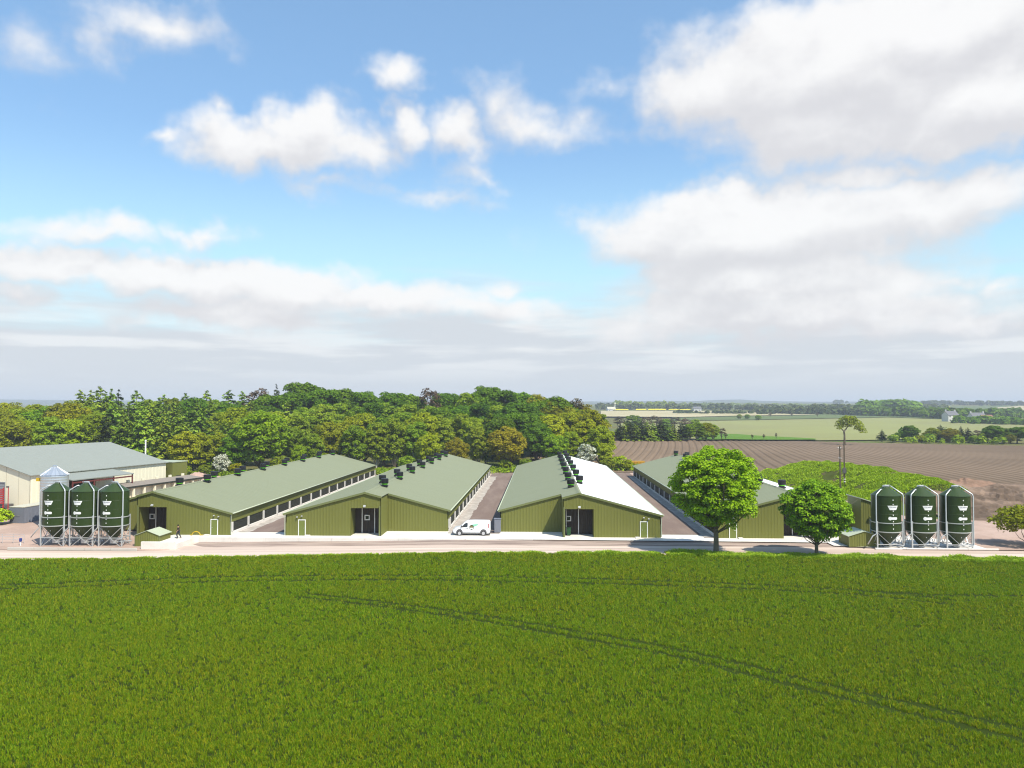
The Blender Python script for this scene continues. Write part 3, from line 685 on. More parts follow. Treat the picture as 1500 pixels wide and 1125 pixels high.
# ------------------------------------------------------------------ the cream barn and what leans on it
A = Vector((*flat(45, 696, 6.0), 0)); B = Vector((*flat(243, 677, 6.0), 0))
BD = (B - A).normalized(); BANG = math.atan2(BD.y, BD.x); BLEN = (B - A).length
def make_barn():
    # local x runs along the long wall from its near corner, local y into the barn (away from the yard)
    t = empty('barn', (A.x, A.y, 0), 'large cream clad barn with a broad grey roof at the left edge', 'barn', BANG)
    E, T, WD = 6.0, 10.0, 14.5
    def put(m, name, mat, parent=t): return m.build(name, mat, parent)
    m = MB(); pts = ribs(0, BLEN, 1.0, .03)
    for (a, da), (b, db) in zip(pts, pts[1:]): m.add([(a, -da, 0), (b, -db, 0), (b, -db, E), (a, -da, E)], [(0, 1, 2, 3)])
    m.box(0, BLEN, .03, .2, 0, E); put(m, 'long_wall', M['cream'])
    m = MB(); gx = 0
    def gz(y): return E + (T - E) * (1 - abs(y - WD) / WD)
    ys = [0, 2.4, 2.42, 5.0, 5.02, 5.35, 5.351, 9.6, 12.1, 14.5, 17, 20, 23, 26, 29]
    for a, b in zip(ys, ys[1:]):
        zb = 4.6 if 5.35 < (a + b) / 2 < 12.1 and (a >= 5.35) else 0
        s = .03 if b - a < .05 else 0
        m.add([(gx - s * 0, a, zb), (gx, b, zb), (gx, b, gz(b)), (gx, a, gz(a)), (gx + .2, a, zb), (gx + .2, b, zb), (gx + .2, b, gz(b)), (gx + .2, a, gz(a))], [(3, 2, 1, 0), (4, 5, 6, 7), (0, 1, 5, 4)])
    put(m, 'gable_wall', M['cream'])
    for yy in (2.4, 5.0):
        m = MB(); m.box(-.035, -.002, yy, yy + .06, 0, gz(yy) - .05); put(m, 'cover_strip', M['dusty'])
    m = MB(); m.box(BLEN - .2, BLEN, .2, 2 * WD, 0, E); m.prism([(.2, E), (2 * WD, E), (WD, T)], 'x', BLEN - .2, BLEN); put(m, 'rear_wall', M['cream'])
    m = MB(); m.box(0, BLEN, 2 * WD - .2, 2 * WD, 0, E); put(m, 'long_wall', M['cream'])
    for s in (0, 1):
        m = MB(); ya, yb = (-.4, WD) if s == 0 else (2 * WD + .4, WD); za = E - .4 * (T - E) / WD
        pts = ribs(-.4, BLEN + .4, 1.0, .014)
        for (a, da), (b, db) in zip(pts, pts[1:]):
            q = [(a, ya, za + .1 + da), (b, ya, za + .1 + db), (b, yb, T + .1 + db), (a, yb, T + .1 + da)]
            m.add(q, [(0, 1, 2, 3) if s == 0 else (3, 2, 1, 0)])
        m.add([(-.4, ya, za), (BLEN + .4, ya, za), (BLEN + .4, yb, T), (-.4, yb, T), (-.4, ya, za + .1), (BLEN + .4, ya, za + .1), (BLEN + .4, yb, T + .1), (-.4, yb, T + .1)], [(3, 2, 1, 0), (0, 1, 5, 4), (1, 2, 6, 5), (3, 0, 4, 7)])
        put(m, 'roof', M['barnroof'])
    m = MB(); m.box(-.06, -.01, 5.3, 12.2, 4.6, 4.72); m.box(-.06, -.01, 5.24, 5.349, 0, 4.72); put(m, 'door_frame', M['greydoor'])
    m = MB()
    for k in range(23): m.box(.03 + .03 * (k % 2), .1, 5.352, 12.09, k * .2, k * .2 + .2)
    put(m, 'roller_door', M['greydoor'])
    # canopy on red posts against the long wall
    c = MB(); x0, x1, o = 3.5, 18.0, -5.2
    c.add([(x0, -.05, 5.75), (x1, -.05, 5.75), (x1, o, 5.0), (x0, o, 5.0), (x0, -.05, 5.6), (x1, -.05, 5.6), (x1, o, 4.85), (x0, o, 4.85)], [(3, 2, 1, 0), (4, 5, 6, 7), (0, 1, 5, 4), (1, 2, 6, 5), (2, 3, 7, 6), (3, 0, 4, 7)])
    cp = put(c, 'canopy', M['barnroof'])
    for xx in (x0 + .2, x0 + 5, x0 + 9.6, x1 - .2):
        m = MB(); m.box(xx - .09, xx + .09, o + .12, o + .3, 0, 4.86); put(m, 'canopy_post', M['darkred'], cp)
    m = MB(); m.box(x0 + .3, x1 - .4, o + .14, o + .26, 4.35, 4.6); put(m, 'canopy_beam', M['darkred'], cp)
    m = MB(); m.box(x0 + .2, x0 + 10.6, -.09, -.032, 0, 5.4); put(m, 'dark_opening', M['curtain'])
    for xx in (x0 + 2.5, x0 + 7.6):
        m = MB(); m.box(xx, xx + .3, -.14, -.091, 0, 5.3); put(m, 'red_pillar', M['red'])
    return t
make_barn()
def local(x, y): return A + BD * x + Vector((-BD.y, BD.x, 0)) * y
def make_feeder():
    p = local(12.5, -7.4)
    t = empty('lean_to', (p.x, p.y, 0), 'long low lean-to with brown flat roof and cream piers beside the barn', 'lean-to', BANG)
    ln = 23.0
    m = MB(); m.add([(0, 0, 2.85), (ln, 0, 2.85), (ln, 3.4, 3.3), (0, 3.4, 3.3), (0, 0, 2.75), (ln, 0, 2.75), (ln, 3.4, 3.2), (0, 3.4, 3.2)], [(0, 1, 2, 3), (7, 6, 5, 4), (4, 5, 1, 0), (5, 6, 2, 1), (6, 7, 3, 2), (7, 4, 0, 3)]); m.build('roof', M['brownroof'], t)
    m = MB(); m.box(-.1, ln + .1, -.1, -.002, 2.55, 2.88); m.build('fascia', M['curtain'], t)
    m = MB(); m.box(0, ln, .8, 1.0, 0, 2.74); m.build('back_wall', M['cream'], t)
    for k in range(9):
        m = MB(); xx = .1 + k * (ln - .6) / 8; m.bbox(xx, xx + .4, .02, .42, 0, 2.72, .02); m.build('pier', M['cream'], t)
    for k in range(6):
        m = MB(); xx = 1 + k * 3.9; m.box(xx, xx + .6, 3.1, 3.4, 3.3, 3.75); m.build('vent_box', M['cream'], t)
    return t
make_feeder()
p = local(BLEN + .8, -1.0)
t = empty('annex', (p.x, p.y, 0), 'plain olive green annex block standing behind the right end of the cream barn', 'annex', BANG - .1)
m = MB(); pts = ribs(0, 4.2)
for (a, da), (b, db) in zip(pts, pts[1:]): m.add([(a, -da, 0), (b, -db, 0), (b, -db, 5.9), (a, -da, 5.9)], [(0, 1, 2, 3)])
m.box(0, 4.2, .02, 9, 0, 5.9); m.box(-.02, 0, .02, 9, 0, 5.9); m.build('wall', M['wall'], t)
m = MB(); m.box(-.1, 4.3, -.12, 9.1, 5.901, 6.05); m.build('roof', M['gutter'], t)
m = MB(); m.box(1.0, 3.2, -.11, -.05, 2.4, 3.1); m.build('opening', M['curtain'], t)
# tall white flue, galvanised silo
p = at_y(213, 668, 172); m = MB(); m.tube([(0, 0, 0), (0, 0, 9.9)], .16, 10); m.lathe([(.2, 9.9), (.2, 10.1), (.05, 10.2)], 10)
t = empty('flue_pipe', (p[0], p[1], 0), 'thin white flue pipe rising behind the right part of the barn roof', 'flue'); m.build('pipe', M['white'], t)
p = at_y(80, 700, 113)
t = empty('silo', (p[0], p[1], 0), 'bare galvanised silo with cone roof, behind the three left green bins', 'silo')
m = MB(); prof = []
z = .2
while z < 7.2: prof += [(1.86, z), (1.88, z + .10), (1.88, z + .16), (1.86, z + .26)]; z += .40
m.lathe(prof + [(1.86, 7.42)], 40); m.build('body', M['silo'], t, True)
m = MB()
for k in range(20):
    a0, a1 = 2 * math.pi * k / 20, 2 * math.pi * (k + 1) / 20; am = (a0 + a1) / 2
    m.add([(1.95 * math.cos(a0), 1.95 * math.sin(a0), 7.38), (1.95 * math.cos(a1), 1.95 * math.sin(a1), 7.38), (.3 * math.cos(a1), .3 * math.sin(a1), 8.55), (.3 * math.cos(a0), .3 * math.sin(a0), 8.55)], [(0, 1, 2, 3)])
    m.tube([(1.95 * math.cos(a0), 1.95 * math.sin(a0), 7.4), (.3 * math.cos(a0), .3 * math.sin(a0), 8.57)], .035, 5)
m.lathe([(.34, 8.5), (.34, 8.7), (.1, 8.78)], 14); m.build('cone_roof', M['silo'], t)
m = MB(); m.lathe([(2.0, 0), (2.0, .2)], 32); m.build('base', M['conc_grey'], t)
m = MB(); m.box(-2.0, -1.5, -1.25, -1.1, 6.5, 7.0); m.build('sign', M['yellow'], t)

# ------------------------------------------------------------------ feed bins
def curved_text(txt, R_, zc, size, width, az, mat, parent):
    cu = bpy.data.curves.new('lettering', 'FONT'); cu.body = txt; cu.align_x = 'CENTER'; cu.align_y = 'CENTER'; cu.size = size; cu.extrude = 0.004
    o = bpy.data.objects.new('lettering', cu); C.objects.link(o)
    dg = bpy.context.evaluated_depsgraph_get(); me = bpy.data.meshes.new_from_object(o.evaluated_get(dg))
    bpy.data.objects.remove(o); bpy.data.curves.remove(cu)
    w = max(v.co.x for v in me.vertices) - min(v.co.x for v in me.vertices); k = width / w
    for v in me.vertices:
        a = az + v.co.x * k / R_; r = R_ + v.co.z
        v.co = (r * math.cos(a), r * math.sin(a), zc + v.co.y)
    return link_mesh('lettering', me, mat, parent)
def curved_plate(m, poly, R_, az, th=.012):
    """poly rows (z, halfwidth); wrapped on a cylinder of radius R_"""
    n = 10
    for r in (R_ + th,):
        rows = [[(r * math.cos(az + (2 * i / n - 1) * hw / R_), r * math.sin(az + (2 * i / n - 1) * hw / R_), z) for i in range(n + 1)] for z, hw in poly]
        m.rings(rows, False, False)
    for row_i in (0, len(poly) - 1):
        z, hw = poly[row_i]
        m.rings([[(r * math.cos(az + (2 * i / n - 1) * hw / R_), r * math.sin(az + (2 * i / n - 1) * hw / R_), z) for i in range(n + 1)] for r in (R_ - .01, R_ + th)], False, False)
RB = 1.7
def make_bin(loc, label, zc, side, group):
    """zc: height of the bottom of the cylinder; side: +1 for the bins seen from their right"""
    t = empty('feed_bin', loc, label, 'feed bin', group=group)
    zt = zc + 4.4; zl = zt + 1.02
    m = MB()
    prof = []
    for k in range(4):
        z0 = zc + k * 1.1; prof += [(RB, z0 + .02), (RB, z0 + 1.07), (RB + .018, z0 + 1.075), (RB + .018, z0 + 1.098)]
    m.lathe(prof, 48, caps=False); m.build('body', M['binbody'], t, False)
    m = MB(); m.lathe([(RB + .05, zt - .02), (RB + .05, zt + .03), (.34, zl)], 32); m.build('cone_roof', M['bincone'], t, False)
    m = MB(); m.lathe([(RB, zc + .01), (.30, zc - 1.72), (.30, zc - 1.85)], 32); m.build('hopper', M['binbody'], t, False)
    m = MB(); m.lathe([(.34, zl - .03), (.36, zl + .16), (.30, zl + .2), (.05, zl + .24)], 16); m.tube([(-.25, -.3, zl - .1), (-.3, -.42, zl + .25), (.3, -.42, zl + .25), (.25, -.3, zl - .1)], .03, 6); m.build('lid', M['galv'], t)
    for zz in (zc + .02, zc + 1.12):
        m = MB(); m.lathe([(RB + .02, zz - .05), (RB + .085, zz - .05), (RB + .085, zz + .05), (RB + .02, zz + .05)], 40); m.build('ring_band', M['galv'], t)
    azs = [R(-90 + s * d) for s in (-1, 1) for d in (57, 123)]
    for a in azs:
        r = RB + .10; x, y = r * math.cos(a), r * math.sin(a)
        m = MB(); m.bar((x, y, -.02), (x, y, zc + 1.3), .16, .12); m.box(x - .16, x + .16, y - .16, y + .16, 0, .03); m.build('leg', M['galv'], t)
    P = [(( RB + .1) * math.cos(a), (RB + .1) * math.sin(a)) for a in azs]
    zb = zc - 1.55
    for i, j in ((0, 2), (1, 3), (0, 1), (2, 3)):
        m = MB(); m.bar((*P[i], zb), (*P[j], zb), .09, .09)
        mx, my = (P[i][0] + P[j][0]) / 2, (P[i][1] + P[j][1]) / 2
        m.bar((*P[i], zc - .1), (mx, my, zb + .04), .06, .06); m.bar((*P[j], zc - .1), (mx, my, zb + .04), .06, .06)
        if zb > .8: m.bar((mx, my, zb - .04), (P[i][0] * .9 + mx * .1, P[i][1], .04), .06, .06); m.bar((mx, my, zb - .04), (P[j][0] * .9 + mx * .1, P[j][1], .04), .06, .06)
        m.build('brace', M['galv'], t)
    for k, a in enumerate((azs[0], azs[2])):
        c_, s_ = math.cos(a), math.sin(a); r0 = RB + .25
        if k == 1: pts = [(.3 * c_, .3 * s_, zl + .02), (.55 * c_, .55 * s_, zl + .12), (r0 * c_ * .96, r0 * s_ * .96, zt + .22), (r0 * c_, r0 * s_, zt), (r0 * c_, r0 * s_, zc - 1.3), (r0 * c_ * .98, r0 * s_ * .98 - .1, zc - 1.6), (r0 * c_ * .8 - .35, r0 * s_ - .15, zc - 1.72)]
        else: pts = [(.75 * c_, .75 * s_, zt + .62), (.9 * c_, .9 * s_, zt + .75), (1.1 * c_, 1.1 * s_, zt + .68), (r0 * c_ * .97, r0 * s_ * .97, zt + .18), (r0 * c_, r0 * s_, zt - .05), (r0 * c_, r0 * s_, zc - .2), (r0 * c_ - .5, r0 * s_ - .05, zc - .75 if zc > 2.3 else zc - .5), (r0 * c_ - 1.1, r0 * s_ - .05, max(.25, zc - 1.5))]
        m = MB(); m.tube(pts, .075, 8); m.build('pipe', M['galv'], t, True)
    az = R(-90 + (4 if side > 0 else -6))
    m = MB(); curved_plate(m, [(zc + 2.75, .40), (zc + 3.30, .66)], RB, az); sg = m.build('sign', M['white'], t)
    curved_text('COLLINSON', RB + .016, zc + 3.08, .22, .86, az, M['letter'], sg)
    m = MB(); pl = []
    for k in range(9):
        u = k / 8 * 2 - 1; pl.append((zc + 1.72 + u * .15, .42 + .1 * math.sqrt(max(0, 1 - u * u))))
    curved_plate(m, pl, RB, az); s2 = m.build('sign', M['white'], t)
    m = MB(); a2 = az - .40 / RB * .9; cx, cy = (RB + .012) * math.cos(a2), (RB + .012) * math.sin(a2)
    curved_plate(m, [(zc + 1.72 + .22 * math.sin(v), .22 * math.cos(v)) for v in [R(-88 + 22 * q) for q in range(9)]], RB + .004, a2, .012); m.build('roundel', M['white'], s2)
    for zz in (-.62, .45, .95, 1.35, 2.12, 2.62, 3.42, 3.95):
        r = RB if zz > 0 else RB * (1 + zz / 1.3) + .38 * -zz
        a = az; m = MB(); rr = r + .03 if zz > 0 else RB - (RB - .3) * (-zz / 1.73) + .02
        p = Vector((rr * math.cos(a), rr * math.sin(a), zc + zz)); w = Vector((-math.sin(a), math.cos(a), 0))
        m.add([p - w * .045 + Vector((0, 0, -.07)), p + w * .045 + Vector((0, 0, -.07)), p + w * .045 + Vector((0, 0, .07)), p - w * .045 + Vector((0, 0, .07))], [(0, 1, 2, 3)])
        m.v += [(x * .985, y * .985, z) for x, y, z in m.v[:4]]; m.f += [(0, 4, 5, 1), (1, 5, 6, 2), (2, 6, 7, 3), (3, 7, 4, 0)]
        m.build('sight_glass', M['white'], t)
    m = MB(); m.box(-.42, .42, -.32, .32, max(.05, zc - 2.35), zc - 1.84); m.tube([(-.3, 0, max(.25, zc - 2.2)), (2.2, .2, max(.3, zc - 2.1))], .09, 8); m.build('auger_boot', M['galv'], t)
    return t
y_ = flat(76, 801, -.7); g1 = 'green feed bins by the leftmost shed'
for i, l in enumerate(('leftmost of the three left green feed bins, in front of the galvanised silo', 'middle one of the three green feed bins standing left of the leftmost shed', 'green feed bin nearest the leftmost shed doorway, beside the small hut')):
    make_bin((y_[0] + i * 3.83, y_[1] + 1.0, -.68), l, 2.7, -1, g1)
y_ = flat(1304, 803, 0); g2 = 'green feed bins by the rightmost shed'
for i, l in enumerate(('green feed bin nearest the rightmost shed, beside the low hut', 'middle one of the three green feed bins at the right side', 'rightmost green feed bin, in front of the bare brown earth bank')):
    make_bin((y_[0] + i * 4.2, y_[1] + 1.0, .012), l, 1.98, 1, g2)

# ------------------------------------------------------------------ yard furniture
def kerb_wall():
    t = empty('concrete_kerb', (0, 102.62, 0), 'long low concrete kerb wall of jointed panels along the front apron', 'kerb')
    x = -45.6; k = 0
    while x < -3:
        w = 4.45; a, b = x, x + w
        m = MB(); zb = front_z((a + b) / 2) - .1
        m.bbox(a + .015, b - .015, 0, .22, zb, .05 if b < -14 else .03, .025); m.build('wall_panel', M['concrete'], t); x += w
    m = MB(); pts = [(-45.6, .1), (-46.8, -.3), (-47.6, -1.2), (-48.1, -2.6), (-48.3, -3.9)]
    rows = [[(px - .11, py - .06, -.75), (px + .11, py + .06, -.75), (px + .11, py + .06, .02), (px - .11, py - .06, .02)] for px, py in pts]
    m.rings(rows, True); m.build('wall_panel', M['concrete'], t)
    return t
kerb_wall()
def front_pt(px, py, z): return flat(px, py, z)
a = flat(206, 805, -.72); b = flat(258, 805, -.72)
t = empty('retaining_wall', ((a[0] + b[0]) / 2, a[1], -.72), 'chunky pale concrete retaining wall in front of the left hut', 'retaining wall')
hw = (b[0] - a[0]) / 2
m = MB(); m.bbox(-hw, hw, 0, .3, 0, .98, .03); m.build('wall_panel', M['concrete'], t)
m = MB(); m.bbox(hw - .28, hw + .02, .302, 4.4, 0, .74, .03); m.build('wall_panel', M['concrete'], t)
m = MB(); m.box(-hw + .3, hw - .29, .35, 6.8, .60, .715); m.build('slab', M['concrete'], t)
a = flat(9, 806, -.7); b = flat(205.5, 805, -.7)
t = empty('bin_base_wall', (a[0], a[1] + .15, -.72), 'very low concrete wall edging the slab under the left feed bins', 'low wall')
ln = b[0] - a[0]; n = 5
for k in range(n):
    m = MB(); m.bbox(ln * k / n + .015, ln * (k + 1) / n - .015, 0, .25, 0, .34, .025); m.build('wall_panel', M['conc_grey'], t)
m = MB(); m.box(3.0, ln - .02, .26, 7.5, 0, .035); m.build('slab', M['conc_grey'], t)
m = MB(); m.rings([[(x, y, z) for x, y in ((0.2, .3), (2.9, .3), (2.9, 6), (1.2, 5))] for z in (0, .03)], True); m.build('slab', M['gravel'], t)
a = flat(1287, 806, 0)
t = empty('slab_kerb', (a[0], 97.25, -.1), 'low pale concrete edge of the slab under the right feed bins', 'kerb')
for k in range(4):
    m = MB(); m.bbox(3.7 * k + .01, 3.7 * k + 3.69, 0, .22, 0, .2, .03); m.build('wall_panel', M['concrete'], t)

def hut(loc, label, wd, dp, he, ha, rz=0):
    t = empty('small_hut', loc, label, 'hut', rz)
    def gz(x): return ha - (ha - he) * abs(x) / (wd / 2)
    m = MB()
    for y, s in ((0, -1), (dp, 1)):
        pts = ribs(-wd / 2, wd / 2, .3, .03); pp = sorted(set([p for p, d in pts] + [0.0])); dd = dict(pts)
        for a, b in zip(pp, pp[1:]):
            da, db = dd.get(a, 0) * s, dd.get(b, 0) * s
            m.add([(a, y + da, 0), (b, y + db, 0), (b, y + db, gz(b)), (a, y + da, gz(a))], [(0, 1, 2, 3) if s < 0 else (3, 2, 1, 0)])
    m.box(-wd / 2, -wd / 2 + .06, .01, dp - .01, 0, he); m.box(wd / 2 - .06, wd / 2, .01, dp - .01, 0, he); m.build('wall', M['wall'], t)
    for s in (-1, 1):
        m = MB(); x1 = s * (wd / 2 + .14); z1 = he - (ha - he) / (wd / 2) * .14
        pts = ribs(-.12, dp + .12, .3, .02)
        for (a, da), (b, db) in zip(pts, pts[1:]): m.add([(0, a, ha + .04 + da), (x1, a, z1 + .04 + da), (x1, b, z1 + .04 + db), (0, b, ha + .04 + db)], [(0, 1, 2, 3) if s > 0 else (3, 2, 1, 0)])
        m.add([(0, -.12, ha), (x1, -.12, z1), (x1, dp + .12, z1), (0, dp + .12, ha), (0, -.12, ha + .04), (x1, -.12, z1 + .04), (x1, dp + .12, z1 + .04)], [(3, 2, 1, 0), (0, 1, 5, 4), (1, 2, 6, 5)])
        m.build('roof', M['gutter'], t)
    for s in (-1, 1):
        m = MB(); m.box(s * wd / 2 - .05, s * wd / 2 + .05, -.05, -.002, 0, he); m.build('corner_trim', M['trim'], t)
    return t
p = flat(211, 803, -.7); hut((p[0], p[1] + .75, -.70), 'small gabled green hut between the left feed bins and the doorway', 3.15, 3.1, 1.5, 2.1, 0.0)
p = flat(1262, 802, 0); hut((p[0] + .55, p[1] + .5, 0.0), 'low gabled green hut between the small round tree and right bins', 3.7, 3.4, 1.3, 1.9, 0.0)
# the tall olive block at the right end of the last shed, with its duct
p = flat(1252, 786, 0)
t = empty('plant_room', (p[0], 104.2, 0), 'tall olive clad block at the right corner of the rightmost shed', 'plant room')
m = MB(); pts = ribs(0, 2.4, .3, .04)
H1 = 5.3
for (a, da), (b, db) in zip(pts, pts[1:]): m.add([(a, -da, 0), (b, -db, 0), (b, -db, H1 - .32 * b), (a, -da, H1 - .32 * a)], [(0, 1, 2, 3)])
m.box(-.04, 0, .0, 4.5, 0, H1); m.box(2.4, 2.44, .0, 4.5, 0, H1 - .78); m.box(0, 2.4, 4.4, 4.5, 0, H1 - .8); m.build('wall', M['wall'], t)
m = MB(); m.add([(-.15, -.2, H1 + .04), (2.6, -.2, H1 - .80), (2.6, 4.7, H1 - .80), (-.15, 4.7, H1 + .04), (-.15, -.2, H1 + .14), (2.6, -.2, H1 - .70), (2.6, 4.7, H1 - .70), (-.15, 4.7, H1 + .14)], [(3, 2, 1, 0), (4, 5, 6, 7), (0, 1, 5, 4), (1, 2, 6, 5), (2, 3, 7, 6), (3, 0, 4, 7)]); m.build('roof', M['gutter'], t)
m = MB(); m.tube([(.9, -.28, 2.9), (1.7, -.3, 2.8), (2.3, -.32, 2.45), (2.55, -.33, 1.8), (2.56, -.33, .1)], .16, 10); m.build('duct', M['trim'], t, True)
m = MB(); m.box(2.445, 2.52, .5, 2.6, 2.4, 3.9); m.build('opening', M['curtain'], t)

# blue grey container, red machine, red post, fence, tap, hedge bush at the left edge
p = flat(28, 766, 0)
t = empty('container', (p[0] - .35, p[1], 0), 'blue grey steel container with dusty pale top left of the bins', 'container', R(-6))
m = MB(); pts = ribs(-1.22, 1.22, .28, .03)
for (a, da), (b, db) in zip(pts, pts[1:]):
    m.add([(a, -da, .1), (b, -db, .1), (b, -db, 2.3), (a, -da, 2.3)], [(0, 1, 2, 3)])
pts = ribs(0, 6.0, .28, .03)
for s in (-1, 1):
    for (a, da), (b, db) in zip(pts, pts[1:]): m.add([(s * (1.22 + da), a, .1), (s * (1.22 + db), b, .1), (s * (1.22 + db), b, 2.3), (s * (1.22 + da), a, 2.3)], [(0, 1, 2, 3) if s > 0 else (3, 2, 1, 0)])
m.box(-1.2, 1.2, .02, 6, .1, 2.3); m.build('body', M['container'], t)
m = MB(); m.bbox(-1.28, 1.28, -.06, 6.06, 2.301, 2.42, .02); m.build('top', M['dusty'], t)
m = MB(); m.box(-1.26, 1.26, -.05, 6.02, 0, .099); m.build('base_rail', M['container'], t)
m = MB(); m.box(-.7, .5, -.075, -.035, 1.1, 1.16); m.build('lock_bar', M['greydoor'], t)
p = at_y(4, 745, 126)
t = empty('slatted_machine', (p[0] - 1.3, p[1], 0), 'red slatted farm machine partly cut off by the left edge', 'machine')
for k in range(7):
    m = MB(); m.bar((-1.2, 0, 1.35 + k * .36), (1.5, 0, 1.6 + k * .36), .06, .24); m.build('slat', M['red'], t)
m = MB(); m.box(-1.1, -.95, .05, .2, 0, 3.9); m.box(1.2, 1.35, .05, .2, 0, 4.1); m.build('frame', M['red'], t)
m = MB(); m.bbox(-1.2, 1.5, .2, 2.4, .5, 1.2, .05); m.build('chassis', M['greyplastic'], t)
for xx in (-.8, 1.1):
    m = MB(); m.tube([(xx, .15, .45), (xx, .45, .45)], .45, 16); m.build('wheel', M['tyre'], t)
p = at_y(11.5, 752, 124)
t = empty('red_post', (p[0], p[1], 0), 'slim red post with dark lamp head beside the grey container', 'post')
m = MB(); m.tube([(0, 0, 0), (0, 0, 4.3)], .07, 8); m.build('pole', M['red'], t)
m = MB(); m.bbox(-.32, .06, -.12, .12, 4.3, 4.55, .03); m.build('lamp_head', M['greyplastic'], t)
t = empty('railing', (*flat(0, 795, -.5), -.5), 'thin galvanised rail fence at the left edge of the yard', 'railing')
x0 = flat(36, 795, -.5)[0] - flat(0, 795, -.5)[0]
for k in range(5):
    m = MB(); xx = -2.6 + k * (x0 + 2.6) / 4; m.tube([(xx, 0, 0), (xx, 0, 1.15)], .035, 6); m.build('post', M['galv'], t)
for z in (.45, .8, 1.12):
    m = MB(); m.tube([(-2.6, 0, z), (x0, 0, z)], .022, 6); m.build('rail', M['galv'], t)
p = flat(30, 799, -.6)
t = empty('standpipe', (p[0], p[1], -.66), 'white standpipe with blue cap near the low slab wall', 'standpipe')
m = MB(); m.tube([(0, 0, 0), (0, 0, .55)], .07, 8); m.build('pipe', M['white'], t)
m = MB(); m.bbox(-.14, .14, -.12, .12, .551, 1.0, .03); m.build('cap', M['blue'], t)
# yellow hoop, tyres of sand etc.
p = flat(291, 783, 0)
t = empty('hoop_guard', (p[0], 104.1, 0), 'small yellow hoop guard against the leftmost shed front', 'hoop guard')
m = MB(); m.tube([(.58 * math.cos(a), 0, .52 * math.sin(a)) for a in [math.pi * k / 14 for k in range(15)]], .06, 8); m.build('hoop', M['yellow'], t, True)
m = MB(); m.tube([(-.9, .15, .06), (-.58, 0, .06)], .05, 6); m.tube([(.58, 0, .06), (.95, .1, .06)], .05, 6); m.build('foot', M['yellow'], t)
t = empty('wheelie_bin', (at_y(833, 782, 106.6)[0], 106.0, 0), 'green wheelie bin standing in the doorway of the shed with painted roof glare', 'wheelie bin')
m = MB(); m.rings([[(-a, -b, z), (a, -b, z), (a, b, z), (-a, b, z)] for a, b, z in ((.22, .26, .08), (.29, .34, 1.0))], True); m.build('body', M['greenplastic'], t)
m = MB(); m.bbox(-.31, .31, -.37, .38, 1.001, 1.09, .03); m.tube([(-.25, .42, 1.0), (.25, .42, 1.0)], .025, 6); m.build('lid', M['greenplastic'], t)
for s in (-1, 1):
    m = MB(); m.tube([(s * .24, .25, .1), (s * .30, .25, .1)], .1, 12); m.build('wheel', M['tyre'], t)
t = empty('barrier_frame', (at_y(1181, 788, 103.8)[0], 103.9, 0.012), 'small galvanised tube frame at the doorway beside the small round tree', 'barrier')
m = MB(); m.tube([(-.5, 0, 0), (-.5, 0, .95), (-.42, 0, 1.05), (.42, 0, 1.05), (.5, 0, .95), (.5, 0, 0)], .035, 8); m.build('frame', M['galv'], t)
m = MB(); m.tube([(-.5, 0, .5), (.5, 0, .5)], .03, 8); m.build('rail', M['galv'], t)
p = at_y(729, 778, 108.2)
t = empty('metal_cabinet', (p[0], 107.5, 0), 'blue grey metal cabinet at the left corner of the shed with painted roof glare', 'cabinet')
m = MB(); m.bbox(-.45, .45, 0, .8, .12, 1.9, .04); m.build('body', M['container'], t)
m = MB(); m.box(-.4, .4, .05, .75, 0, .119); m.build('plinth', M['conc_grey'], t)
m = MB(); m.bbox(-.5, .5, -.05, .85, 1.901, 1.98, .02); m.build('lid', M['container'], t)

